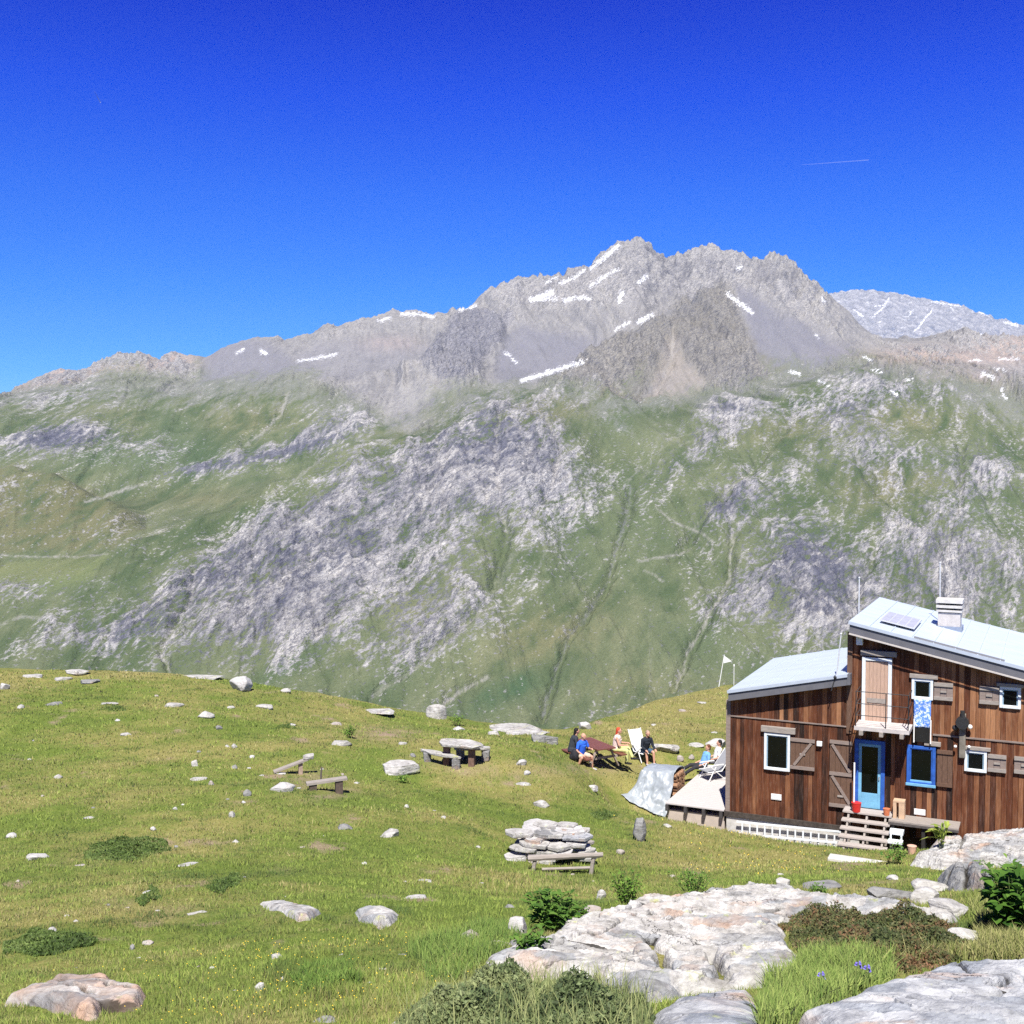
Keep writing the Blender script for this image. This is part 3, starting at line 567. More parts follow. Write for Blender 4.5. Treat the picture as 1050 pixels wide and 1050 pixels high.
_ico = {}
def ico(sub):
    if sub not in _ico:
        bm = bmesh.new(); bmesh.ops.create_icosphere(bm, subdivisions=sub, radius=1); bm.verts.ensure_lookup_table()
        _ico[sub] = (np.array([v.co for v in bm.verts]), np.array([[v.index for v in f.verts] for f in bm.faces])); bm.free()
    return _ico[sub]
def rock_verts(sub, seed, planes=13, flat=0, rough=.06):
    V, Fc = ico(sub); V = V.copy(); r = np.random.default_rng(seed)
    for i in range(planes):
        nn = r.normal(size=3); nn[2] *= .7; nn /= np.linalg.norm(nn); d = r.uniform(.52, .86)
        q = V @ nn - d; V -= np.maximum(q, 0)[:, None] * nn * .96
    if flat: V[:, 2] = np.minimum(V[:, 2], flat + .05 * V[:, 0])
    o = r.uniform(0, 50)
    k = 1 + rough * (fbm(V[:, 0] * 2.1 + o, V[:, 1] * 2.1 + V[:, 2] * 1.7, 4, seed % 50) + .7 * fbm(V[:, 2] * 6 + o, V[:, 0] * 1.5, 3, 3 + seed % 40))
    V *= k[:, None]
    V /= np.abs(V).max(0); return V, Fc
ROCKN = [0]
def stone(px, py, wpx, hpx, mat='pale', label=None, name='stone', cat='stone', group=None, dep=.75, rz=None, flat=0, tilt=0, sink=.30, sub=None, rough=.06, at=None, planes=13, seed=None):
    ROCKN[0] += 1; sd = seed or 100 + ROCKN[0]
    p = at or hit(px, py - .12 * hpx); m = p.y / F
    W, H = wpx * m, hpx * m; D = max(W * dep, H * .6)
    sub = sub or (3 if wpx < 12 else 4 if wpx < 34 else 5)
    V, Fc = rock_verts(sub, sd, planes, flat, rough)
    el = (py - HOR) / F; Ht = max(H - D * el * .55, H * .38)            # height that shows above the tilted plan
    V = V * np.array([W / 2, D / 2, Ht / (2 - 2 * sink)])
    V[:, 2] += Ht / (2 - 2 * sink) * (1 - 2 * sink)
    o = npmesh(name, V, Fc, RM[mat]); o.location = (p.x, p.y + D * .35, top(p.x, p.y + D * .35) - .02)
    o.rotation_euler = (R(random.uniform(-4, 4)), R(tilt), R(rz if rz is not None else random.uniform(-14, 14)))
    if at: o.location = at
    tag(o, label or 'small pale stone lying loose in the meadow grass', cat, group or ('boulders and larger stones on the slope' if label else 'small loose stones in the meadow'))
    return o
def slab(name, poly, Hn, Hf, mat, label, cat='rock', res=.035, cracks=(), steps=5, rim=.10, strata=(.35, 1), amp=.05, seed=0, group='bedrock slabs', lumps=()):
    """outcrop: traced footprint lifted off the ground, higher on the downhill side, broken into beds and cracks"""
    pts = np.array([[*hit(a, b)][:2] for a, b in poly]); lo = pts.min(0) - .2; hi = pts.max(0) + .2
    xs = np.arange(lo[0], hi[0], res); ys = np.arange(lo[1], hi[1], res); X, Y = np.meshgrid(xs, ys)
    wob = .10 * fbm(X * 1.6, Y * 1.6, 4, 201 + seed)
    d = dpoly(X, Y, pts, True) * np.where(inpoly(X, Y, pts), 1, -1) + wob
    tn = np.clip((hi[1] - Y) / (hi[1] - lo[1]), 0, 1)
    c, s_ = strata; L = math.hypot(c, s_); q = (X * c + Y * s_) / L; p_ = (X * s_ - Y * c) / L
    bed = q * 1.3 + .55 * fbm(X * .6, Y * .6, 3, 205 + seed) + .12 * fbm(p_ * 2, q * 2, 3, 207 + seed)
    st = bed - np.floor(bed); stair = np.where(st < .85, st / .85, (1 - st) / .15) * .5
    h = (Hf + (Hn - Hf) * tn) * sst(-.02, rim, d) * (1 + .15 * fbm(X * .9, Y * .9, 3, 211 + seed))
    bf = bed * 4.3 + .5 * fbm(p_ * .8, q * .8, 3, 231 + seed); sf = bf - np.floor(bf); fine = np.where(sf < .9, sf / .9, (1 - sf) / .1) * .5; jn = p_ * 1.1 + .5 * fbm(q * .9, p_ * .7, 3, 233 + seed); blk = _perm[(np.floor(jn).astype(int) * 7 + np.floor(bed).astype(int) * 13) & 4095] / 4096.
    h += sst(0, .2, d) * (amp * 1.1 * fine + amp * 1.3 * (blk - .5) + amp * (stair * 2.0 - .5) + amp * .8 * ridged(p_ * 1.1, q * 4.5, 4, 215 + seed) + amp * .45 * fbm(p_ * 4, q * 12, 4, 217 + seed))
    for lx, ly, lr, lh in lumps:
        k = hit(lx, ly); h += lh * np.exp(-((X - k.x) ** 2 + (Y - k.y) ** 2) / lr ** 2)
    for pl, wd, dp in cracks:
        cp = np.array([[*hit(a, b)][:2] for a, b in pl]); dc = dpoly(X + .08 * fbm(X * 3, Y * 3, 3, 221), Y + .08 * fbm(X * 3 + 5, Y * 3, 3, 223), cp)
        h -= dp * np.exp(-(dc / wd) ** 2)
    soil = np.zeros_like(X)
    for pl, wd, dp in cracks:
        cp = np.array([[*hit(a, b)][:2] for a, b in pl]); dc = dpoly(X + .08 * fbm(X * 3, Y * 3, 3, 221), Y + .08 * fbm(X * 3 + 5, Y * 3, 3, 223), cp); soil = np.maximum(soil, np.exp(-(dc / (wd * .75)) ** 4))
    soil = np.maximum(soil, .9 * (st > .86) * sst(.0, .25, fbm(X * 1.3, Y * 1.3, 3, 241 + seed)))
    blk2 = _perm[(np.floor(jn * 1.7).astype(int) * 31 + np.floor(bf * .5).astype(int) * 17) & 4095] / 4096.
    ftc = np.stack([sst(.55, .8, blk2) * .8, soil, sst(.88, .95, blk) * .6 * sst(-.05, .4, fbm(X * 2.2, Y * 2.2, 3, 243))], -1).reshape(-1, 3)
    Z = ground(X, Y) + h - .12 * (d < 0) - .03
    keep = (d > -.08)
    fc = grid_faces(len(ys), len(xs)); k4 = keep.ravel()[fc].all(1); fc = fc[k4]
    used = np.unique(fc); mp = -np.ones(X.size, int); mp[used] = np.arange(len(used))
    V = np.stack([X, Y, Z], -1).reshape(-1, 3)[used]; c0 = V.mean(0); c0[2] = V[:, 2].min()
    o = npmesh(name, V - c0, mp[fc], RM[mat], {'facet': ftc[used]}, smooth=False); o.location = c0
    SLABS.append((pts, Z, xs, ys)); tag(o, label, cat, group); return o
# bedrock
slab('bedrock_outcrop', [(486,1005),(500,987),(530,977),(558,970),(573,955),(600,945),(640,934),(680,929),(715,921),(750,913),(790,914),(830,921),(880,928),(940,935),(985,942),(978,952),(930,946),(880,943),(835,944),(800,952),(812,975),(826,990),(815,1003),(790,1014),(745,1019),(700,1022),(660,1036),(640,1022),(600,1012),(560,1008),(520,1010)],
     .10, .10, 'pale', 'broad pale lichen-spotted bedrock slab split by dark cracks', 'bedrock', .022,
     [([(664,970),(676,985),(680,1000),(700,1012)], .05, .3), ([(700,1012),(728,1006)], .045, .22), ([(728,990),(738,1004),(745,1012)], .05, .25), ([(768,975),(790,976),(812,977)], .04, .2), ([(640,1000),(678,993)], .025, .12), ([(560,1004),(620,998)], .025, .10), ([(600,970),(650,952),(720,940)], .03, .12), ([(680,958),(740,948),(800,942)], .03, .1), ([(640,945),(700,935)], .03, .1)], seed=1, amp=.075)
slab('bedrock_outcrop', [(664,1075),(667,1042),(700,1026),(745,1020),(774,1022),(783,1045),(784,1075)], .09, .08, 'blue', 'smooth blue-grey bedrock slab in front of the cracked pale slab', 'bedrock', .02,
     [([(700,1040),(735,1034),(760,1030)], .012, .04), ([(680,1060),(720,1048)], .012, .04)], seed=2, amp=.02)
slab('bedrock_outcrop', [(812,1062),(870,1034),(915,1018),(960,1003),(1010,999),(1095,1004),(1130,1040),(1110,1070),(900,1095)], .16, .14, 'blue', 'long whale-backed pale slab with dark hollows along its flank', 'bedrock', .02,
     [([(960,1046),(985,1039),(1010,1038),(1040,1033)], .05, .22), ([(1020,1026),(1060,1016)], .05, .16), ([(985,1004),(1000,1018)], .02, .05)], seed=3, amp=.045)
slab('bedrock_outcrop', [(3,1033),(28,1022),(48,1012),(60,1006),(110,1007),(140,1016),(152,1028),(145,1037),(110,1040),(98,1047),(70,1043),(40,1034)], .15, .10, 'pink', 'low rust-streaked rock outcrop in the grass', 'bedrock', .02, [([(55,1012),(100,1017),(135,1024)], .03, .12), ([(50,1022),(95,1030)], .03, .1)], seed=4, amp=.04)
slab('bedrock_outcrop', [(930,888),(950,876),(975,868),(1010,864),(1080,862),(1080,886),(1010,891),(965,893)], .38, .2, 'pale', 'hump of pale bedrock under the corner of the hut', 'bedrock', .05, [([(990,868),(985,888)], .05, .2)], seed=5, amp=.09, rim=.4)
slab('bedrock_outcrop', [(958,903),(975,893),(1000,890),(1018,894),(1022,905),(1016,916),(985,915),(965,912)], .30, .12, 'grey', 'folded grey rock knob below the bedrock hump', 'bedrock', .03, [([(985,900),(965,912)], .05, .15), ([(990,898),(992,914)], .05, .15), ([(995,898),(1012,912)], .05, .15)], seed=6, amp=.07, rim=.3)
slab('flat_rock', [(260,926),(285,925),(320,932),(330,937),(318,944),(305,947),(290,939)], .12, .06, 'pale', 'wedge-shaped flat pale rock flush with the turf', 'rock', .025, (), seed=7, amp=.02, group='flat rocks in the turf')
slab('flat_rock', [(360,937),(375,932),(395,932),(412,938),(402,949),(388,955),(375,947)], .16, .06, 'pale', 'white-topped flat rock with an uneven edge beside the turf hollow', 'rock', .025, (), seed=8, amp=.03, group='flat rocks in the turf')

B = [ # pixel x, foot y, width, height, kind, label
 (76,693,27,8,'pale','flattish pale boulder on the crest between a long plate and a tilted slab'),(33,695,25,6,'pale','low pale plate half sunk at the end of the crest'),(61,699,22,5,'pale','thin pale plate just under the crest boulder'),(91,702,24,7,'grey','dark-bottomed plate lying below the crest'),(113,688,30,6,'pale','tilted pale slab standing proud of the crest skyline'),
 (186,692,25,9,'white','rounded white boulder on the skyline'),(203,697,52,7,'pale','long pale slab stretching from the rounded white boulder'),(247,711,28,18,'white','big blocky white boulder at the dip of the crest'),(293,711,12,6,'pale','small pale block on the crest past the big white boulder'),(3,708,12,8,'pale','pale block at the far end of the crest'),
 (177,726,20,7,'pale','pointed pale stone below the rounded skyline boulder'),(210,738,18,9,'pale','pale stone with a dark hollow underneath'),(271,728,21,8,'pale','pale plate below the big blocky white boulder'),(382,733,43,8,'pale','long low slab lying along the brow'),(447,739,22,17,'pale','upright tooth-shaped boulder on the brow'),
 (470,750,14,6,'white','pale stone at the foot of the brow shrub'),(507,755,15,7,'pale','pale block in front of the layered ledge'),(525,752,86,13,'pale','long flat ledge slab on the brow of the meadow'),(556,763,34,14,'grey','dark undercut block at the end of the ledge slab'),(540,755,50,9,'pale','thin plate lying on the ledge slab'),(348,766,24,9,'pale','pale stones under the small leafy shrub'),(406,798,48,18,'pale','large speckled boulder on the open meadow'),(289,814,30,13,'white','bright white flat-topped rock beside the broken benches'),
 (535,786,13,7,'white','white stone between stone table and picnic table'),(555,829,18,9,'pale','pale rounded stone between picnic table and hearth'),(352,852,20,9,'grey','dull grey stone in a bare patch'),(400,860,22,11,'pale','speckled pale stone alone on the lower meadow'),(37,883,25,10,'white','bright slab lying at the meadow edge'),
 (193,889,25,6,'pale','narrow pale plate in the lower meadow'),(203,801,19,5,'pale','thin white plate half way down the meadow'),(436,905,20,5,'pale','thin plate above the long narrow stone'),(425,923,30,8,'pale','long narrow stone lying above the white-topped rock'),(481,968,23,19,'pink','pinkish block at the head of the rock row'),
 (530,964,25,28,'pale','tall pale block beside the leafy dock clump'),(508,974,42,13,'pink','rust-coloured flat stone between two blocks'),(543,982,40,12,'grey','split grey plate leaning on the big slab'),(606,938,27,12,'pink','pinkish stone behind the big slab'),(616,924,12,15,'white','white upright stone by the green shrub'),
 (845,914,45,15,'grey','split plate with a dark gap below in front of the steps'),(805,913,17,17,'pale','knobbly pale stone at the slab top'),(987,971,55,26,'white','rounded white boulder resting on the dwarf shrubs'),(898,950,19,10,'white','small white stone at the shrub mat edge'),(863,985,13,9,'white','white stone buried in the dwarf shrubs'),
 (918,903,16,8,'white','pale stone on the turf behind the block pile'),(283,985,13,10,'pale','pale stone below the wedge-shaped rock'),(266,1018,11,15,'white','upright white stone in tall grass'),(328,1052,32,11,'grey','grey rock cut by the photo edge'),(440,1040,15,11,'pale','pale stone at the shrub mat start'),
 (405,1052,22,9,'pale','low pale stone under the grey-green scrub'),(578,1032,20,12,'white','white stone in the grey-green scrub'),(600,749,14,9,'white','white boulder behind the man in blue'),(683,774,30,12,'pale','pale flat outcrop behind the seated person in black'),(735,768,26,11,'white','pale slab on the slope beside the hut corner'),
 (608,812,14,7,'white','pale stone in front of the picnic table'),(636,877,11,7,'pink','tan stone near the standing stone'),(151,971,12,8,'pink','pinkish stone on a bare patch')]
for i, (a, b, c, d_, k, l) in enumerate(B):
    stone(a, b, c, d_, k, l, 'boulder' if c > 20 and d_ > 8 else 'stone', 'boulder' if c > 20 and d_ > 8 else 'stone', flat=.55 if d_ < c * .4 else 0)
stone(656, 867, 15, 31, 'grey', 'pointed grey standing stone upright in the turf', 'standing_stone', 'stone', dep=.6, sink=.12, rz=10, seed=505)
# blocks piled at the end of the big slab
for a, b, c, d_, k, l, dp in [(916,926,54,22,'grey','greenish-grey oblong block lying across the block pile',.6),(952,931,34,24,'pale','pinkish rounded block propped on the oblong block',.8),(958,917,40,20,'pale','pale block at the back of the block pile',.8),(975,946,48,26,'pale','broad pale block at the end of the block pile',.8)]:
    stone(a, b, c, d_, k, l, 'boulder', 'boulder', dep=dp, group='blocks piled on the slab', rz=4)
sm = [(20,727,8,5),(54,724,18,6),(111,723,18,4),(236,727,10,4),(224,749,8,6),(127,755,13,4),(240,768,7,6),(203,772,6,3),(199,787,8,8),(240,789,9,6),(258,778,7,4),(216,806,7,6),(253,818,9,9),(250,824,5,4),(237,839,8,8),(59,799,10,6),(90,840,11,4),(157,853,7,6),(241,865,8,5),(11,861,12,8),(79,889,15,4),
 (343,744,18,5),(413,764,10,4),(423,777,8,5),(540,796,9,6),(365,804,7,3),(537,806,17,4),(373,887,8,4),(548,847,4,3),(417,829,6,5),(290,1009,6,8),(204,992,8,5),(217,994,6,5),(135,976,6,9),(89,962,14,4),(68,940,8,4),(77,946,8,5),(53,957,11,8),(42,971,18,4),(150,918,10,6),(161,935,9,4),(200,939,22,5),(236,1042,10,5),(205,1027,10,5),(233,1020,26,4),(413,981,12,5),(393,996,17,6),(522,932,12,6),(947,981,12,6),(697,782,9,7),(709,780,7,6),(713,767,20,5),(733,752,9,3),(685,849,10,5),(800,898,8,4),(690,900,7,4),(120,740,6,3),(300,745,7,4),(160,715,6,3),(330,790,5,3),(455,840,6,4),(490,870,6,4),(700,730,8,3),(670,745,7,3),(720,722,10,3),(655,760,14,5),(640,770,8,4),(470,960,7,4),(350,980,6,4),(180,870,6,4),(310,870,6,3),(30,780,6,3),(110,930,6,4),(250,900,6,3),(450,1000,7,5),(380,1010,8,5)]
for i in range(34):
    sm.append((random.uniform(0, 640), random.uniform(760, 1035), random.uniform(3.5, 6.5), random.uniform(2, 4.5)))
for a, b, c, d_ in sm: stone(a, b, c, d_, random.choice(['pale', 'pale', 'white', 'pink', 'grey']), flat=.6 if d_ < c * .45 else 0)
# ------------------------------------------------------------------ the hut
P0 = Vector(unp(745.5, 832, 39.6))
HM = Matrix.Translation(P0) @ Matrix.Rotation(-A_H, 4, 'Z'); HI = HM.inverted()
def fac(px, py, t=0.0):
    """(along, height) on the facade plane (or a plane t metres behind it) at a photograph pixel"""
    d = Vector(unp(px, py, 1.0)); o = HI @ Vector((0, 0, 0)); e_ = HI.to_3x3() @ d
    t = float(t); k = (t - o.y) / e_.y; q = o + k * e_; return q.x, q.z
def frect(x0, y0, x1, y1, t=0.0):
    """upright rectangle on the facade from pixel corners (top-left, bottom-right)"""
    xm, ym = (x0 + x1) / 2, (y0 + y1) / 2
    return fac(x0, ym, t)[0], fac(x1, ym, t)[0], fac(xm, y1, t)[1], fac(xm, y0, t)[1]
hut = empty('mountain_hut', P0, -A_H)
tag(hut, 'dark timber mountain hut with two pale metal roofs at different heights', 'hut')
S1 = fac(872, 700)[0]; S2 = 12.6; DEP = 6.6
def wood_mat(name, dark=(.02, .010, .007), mid=(.135, .042, .017), light=(.42, .20, .095), grey=.15):
    t = NT(name, .8, .25); a = t.attr('board'); sp = t.n('ShaderNodeSeparateColor'); t.l(a.outputs['Color'], sp.inputs[0])
    v = t.coord(scale=(1, 1, .10)); n1 = t.noise(v, 16, 6, .65); n2 = t.noise(t.coord(scale=(1, 1, .35)), 1.7, 5, .65); n3 = t.noise(t.coord(scale=(1, 1, .05)), 60, 3, .6)
    m = t.n('ShaderNodeMath', operation='MULTIPLY_ADD'); t.l(n1, m.inputs[0]); m.inputs[1].default_value = .55; t.l(sp.outputs[0], m.inputs[2])
    m2 = t.n('ShaderNodeMath', operation='MULTIPLY_ADD'); t.l(n2, m2.inputs[0]); m2.inputs[1].default_value = .8; t.l(m.outputs[0], m2.inputs[2])
    c = t.ramp(t.rampf(m2.outputs[0], .55, 1.65), [(.12, dark), (.45, mid), (1, light)])
    c = t.mix(t.rampf(n3, .35, .75), c, t.mix(.5, c, dark))
    gm_ = t.n('ShaderNodeMath', operation='MULTIPLY'); t.l(t.rampf(n1, .5, .8), gm_.inputs[0]); gm_.inputs[1].default_value = grey
    c = t.mix(gm_.outputs[0], c, (.36, .33, .30))
    t.bump(n3, .35, .006); return t.col(c)
WOOD = wood_mat('tarred_larch_boards')
GREYW = plain('weathered_grey_wood', (.30, .265, .235), .85, .3, 9, streak=(.6, 8, 8))
BROWNW = plain('shutter_brown_wood', (.13, .075, .05), .8, .4, 9, streak=(8, 8, .7))
GREYB = plain('silvered_batten_wood', (.24, .19, .165), .85, .3, 9, streak=(.6, 8, 8))
METAL = plain('pale_roof_sheet', (.50, .56, .62), .42, .06, 2.5, .5, streak=(.3, 1, 1))
FASC = plain('grey_fascia', (.13, .13, .145), .6, .12, 3)
WHITEP = plain('weathered_white_paint', (.68, .72, .74), .6, .1, 9)
BLUEP = plain('bright_blue_paint', (.03, .11, .42), .5, .25, 6)
LBLUEP = plain('light_blue_paint', (.17, .40, .58), .5, .12, 6)
GLASSD = plain('dark_window_glass', (.004, .005, .005), .08, .2, 3, .25)
WHITE = plain('white_plastic', (.78, .78, .77), .5, .05)
CONC = plain('pale_concrete', (.52, .50, .47), .9, .18, 5, bump=.4)
DARKM = plain('dark_metal', (.03, .03, .032), .5, .3)
STEEL = plain('galvanised_steel', (.45, .46, .48), .45, .15, 8, metal=.6)

def boards(name, s0, s1, hb, ht, base, wd=.155, jit=.012, seed=0, tone=lambda s: 0.0, t0=0.0):
    """vertical boards; hb/ht give lower and upper edge as functions of s; each board has its own tone"""
    r = random.Random(seed); V, Fq, Cc = [], [], []; s = s0
    while s < s1 - .02:
        e_ = min(s + wd * r.uniform(.85, 1.15), s1); f = t0 - r.uniform(0, jit); g_ = .004; a0, a1 = s + g_, e_ - g_
        i = len(V)
        for q in ((a0, f), (a1, f), (a1, f + .028), (a0, f + .028)):
            V.append((q[0], q[1], hb(q[0]))); V.append((q[0], q[1], ht(q[0])))
        for k in range(4):
            n_ = (k + 1) % 4; Fq.append((i + 2 * k, i + 2 * n_, i + 2 * n_ + 1, i + 2 * k + 1))
        Fq.append((i + 1, i + 3, i + 5, i + 7))
        tn = min(1, max(0, .47 + r.gauss(0, .2) + tone(s))); Cc += [(tn, r.random(), 0)] * 8
        s = e_
    return npmesh(name, V, Fq, WOOD, {'board': np.array(Cc)}, smooth=False, parent=base)
# roof lines (underside on the facade)
w0, w1 = fac(745.7, 719, -.4), fac(874.5, 702, -.4)
def hw(s): return w0[1] + (w1[1] - w0[1]) * (s - w0[0]) / (w1[0] - w0[0])
m0, m1 = fac(870, 649, -.45), fac(1050, 697, -.45)
def hm_(s): return m0[1] + (m1[1] - m0[1]) * (s - m0[0]) / (m1[0] - m0[0])
hb0 = lambda s: -.02
wl_ = MB(); wl_.hexa([(.04, .03, -.25), (S1, .03, -.25), (S1, DEP, -.25), (.04, DEP, -.25)], [(.04, .03, hw(0)), (S1, .03, hw(S1)), (S1, DEP, hw(S1)), (.04, DEP, hw(0))])
wl_.hexa([(S1 + .02, .03, -.25), (S2, .03, -.25), (S2, DEP, -.25), (S1 + .02, DEP, -.25)], [(S1 + .02, .03, hm_(S1)), (S2, .03, hm_(S2)), (S2, DEP, hm_(S2)), (S1 + .02, DEP, hm_(S1))])
core = wl_.build('wall_core', plain('dark_wall_boards', (.045, .025, .017), .85, .4, 8, streak=(6, 6, .5)), hut)
bw = fac(800, 739)[1]                                           # height of the batten on the wing
bmn = fac(1000, 757.5)[1]
boards('wall_boards', 0, S1, hb0, lambda s: bw, hut, seed=1, tone=lambda s: -.12 - .07 * (s > 1.3))
boards('wall_boards', 0.02, S1, lambda s: bw + .03, hw, hut, seed=2, tone=lambda s: .04, t0=.004)
sR = fac(983, 720)[0]
boards('wall_boards', S1 - .04, S2, lambda s: -.05, lambda s: bmn, hut, seed=3, tone=lambda s: -.04 + (.05 if s > sR else 0), t0=-.02)
boards('wall_boards', S1 - .04, sR, lambda s: bmn + .03, hm_, hut, seed=4, tone=lambda s: -.03, t0=-.016)
boards('wall_boards', sR, S2, lambda s: bmn + .03, hm_, hut, seed=5, tone=lambda s: .26, t0=-.016)
sidev = MB()
for k in range(42):                                             # the gable side of the higher part above the wing roof, boarded
    y = .05 + k * .155; sidev.box(S1 - .035, S1 + .03, y, y + .148, hw(S1) - .3, hm_(S1) - .02)
sidev.build('gable_boards', BROWNW, hut)
tr = MB()
tr.bar((-.02, -.03, bw + .015), (S1 - .05, -.03, bw + .015), .03, .04); tr.bar((sR - .75, -.045, bmn + .015), (S2, -.045, bmn + .015), .04, .05)
tr.build('batten', GREYB, hut)
tr = MB(); tr.box(-.05, .10, -.045, .12, -.02, hw(0) - .02); tr.build('corner_board', GREYB, hut)
tr = MB(); tr.box(S1 - .10, S1 + .06, -.06, -.025, bw - .2, hm_(S1) - .02); tr.build('corner_board', BROWNW, hut)
tr = MB(); tr.box(-.08, S1 + .3, -.09, .05, -.14, .03); tr.build('sill_board', plain('blackened_wood', (.055, .045, .038), .9, .4, 9), hut)
def roof(name, s0, s1, hf, th, lf, t0, t1):
    r = MB()
    def pt(s, t, o): return (s, t, hf(s) + o)
    r.hexa([pt(s0, t0, th - .05), pt(s1, t0, th - .05), pt(s1, t1, th - .05), pt(s0, t1, th - .05)], [pt(s0, t0, th + .02), pt(s1, t0, th + .02), pt(s1, t1, th + .02), pt(s0, t1, th + .02)])
    n_ = int((s1 - s0) / .62)
    for k in range(1, n_):                                      # standing seams run down the slope line front to back
        s = s0 + (s1 - s0) * k / n_; r.bar(pt(s, t0 + .01, th + .03), pt(s, t1 - .01, th + .03), .03, .03)
    o = r.build(name, METAL, hut)
    f = MB(); f.hexa([pt(s0 + .03, t0 + .03, 0), pt(s1, t0 + .03, 0), pt(s1, t0 + .09, 0), pt(s0 + .03, t0 + .09, 0)], [pt(s0 + .03, t0 + .03, th - .055), pt(s1, t0 + .03, th - .055), pt(s1, t0 + .09, th - .055), pt(s0 + .03, t0 + .09, th - .055)])
    f.hexa([pt(s0 + .03, t0 + .1, 0), pt(s0 + .09, t0 + .1, 0), pt(s0 + .09, t1 - .05, 0), pt(s0 + .03, t1 - .05, 0)], [pt(s0 + .03, t0 + .1, th - .055), pt(s0 + .09, t0 + .1, th - .055), pt(s0 + .09, t1 - .05, th - .055), pt(s0 + .03, t1 - .05, th - .055)])
    f.build('fascia', FASC, o)
    f = MB(); f.hexa([pt(s0 + .1, t0 + .1, .0), pt(s1, t0 + .1, .0), pt(s1, t1 - .05, .0), pt(s0 + .1, t1 - .05, .0)], [pt(s0 + .1, t0 + .1, th - .06), pt(s1, t0 + .1, th - .06), pt(s1, t1 - .05, th - .06), pt(s0 + .1, t1 - .05, th - .06)])
    f.build('soffit', plain('soffit_wood', (.10, .065, .045), .85, .3, 9), o)
    f = MB(); f.bar(pt(s0, t0 - .004, th - .02), pt(s1, t0 - .004, th - .02), .03, .10); f.build('edge_flashing', plain('blue_grey_flashing', (.42, .47, .55), .5, .08, 4), o)
    return o
rw = roof('roof', w0[0], S1 - .04, hw, .34, 0, -.42, DEP + .1)
ext = MB(); ext.hexa([(S1 - .04, -.42, hw(S1)), (S1 + .06, -.42, hw(S1) + .012), (S1 + .06, -.1, hw(S1) + .012), (S1 - .04, -.1, hw(S1))], [(S1 - .04, -.42, hw(S1) + .35), (S1 + .06, -.42, hw(S1) + .362), (S1 + .06, -.1, hw(S1) + .362), (S1 - .04, -.1, hw(S1) + .35)]); ext.build('roof_end', FASC, rw)
rm = roof('roof', m0[0], S2 + .5, hm_, .36, 0, -.47, DEP + .2)
f = MB(); f.bar((m0[0] + .02, -.49, hm_(m0[0]) - .015), (S2 + .4, -.49, hm_(S2 + .4) - .015), .03, .05); f.build('gutter', plain('pale_edge_board', (.52, .48, .44), .7, .1), rm)
a, b = fac(937, 645, -.47)[0], fac(1030, 680, -.47)[0]
f = MB(); f.bar((a, -.40, hm_(a) + .40), (b, -.40, hm_(b) + .40), .05, .09); f.build('snow_guard', plain('grey_snow_guard', (.22, .22, .235), .5, .1), rm)
# solar panel on the slope
def onroof(px, py, hf, off):
    for t in np.linspace(-.4, DEP, 400):
        s, h = fac(px, py, t)
        if h < hf(s) + off: return float(s), float(t)
    return float(s), float(t)
pa, pb = onroof(902, 639, hm_, .38), onroof(938, 649, hm_, .38); pc = onroof(912, 631, hm_, .38)
f = MB(); dt = max(1.0, pc[1] - pa[1]); ds = pb[0] - pa[0]; sl = (m1[1] - m0[1]) / (m1[0] - m0[0])
Mx = Matrix.Translation((pa[0], pa[1], hm_(pa[0]) + .47)) @ Matrix.Rotation(-math.atan(sl), 4, 'Y')
f.box(0, ds, 0, dt, 0, .04, Mx); sp_ = f.build('solar_panel', plain('solar_frame', (.50, .51, .55), .4, .06), rm)
f = MB()
for k in range(4):
    for q in range(2): f.box(.04 + k * (ds - .06) / 4, (k + 1) * (ds - .06) / 4, .04 + q * (dt - .06) / 2, (q + 1) * (dt - .06) / 2, .042, .048, Mx)
f.build('panel_cells', plain('solar_cells', (.42, .42, .46), .35, .1, 4, .4), sp_)
# chimney
cs_, ct_ = onroof(973, 645, hm_, .38); cw = .36; ch0 = hm_(cs_) + .2; chh = fac(973, 615, ct_)[1]
f = MB(); f.box(cs_ - cw, cs_ + cw, ct_, ct_ + .62, ch0, ch0 + (chh - ch0) * .62); chim = f.build('chimney', plain('chimney_render', (.48, .45, .43), .9, .15, 5, bump=.3), rm)
f = MB(); f.box(cs_ - cw - .10, cs_ + cw + .06, ct_ - .06, ct_ + .68, ch0 - .1, ch0 + .27); f.build('chimney_flashing', plain('blue_lead', (.22, .26, .34), .5, .1), chim)
f = MB()
for z0_, z1_, e_ in ((.64, .70, .05), (.76, .84, .06), (.90, 1.0, .07)):
    f.box(cs_ - cw - e_, cs_ + cw + e_, ct_ - e_, ct_ + .62 + e_, ch0 + (chh - ch0) * z0_, ch0 + (chh - ch0) * z1_)
f.build('chimney_cap', CONC, chim)
f = MB()
for x_ in (-.8, 0, .8):
    for y_ in (.05, .57): f.box(cs_ + x_ * cw - .05, cs_ + x_ * cw + .05, ct_ + y_ - .05, ct_ + y_ + .05, ch0 + (chh - ch0) * .61, ch0 + (chh - ch0) * .92)
f.build('chimney_pier', plain('dark_pier_stone', (.05, .05, .05), .9, .2), chim)  # near-black piers between the cap slabs
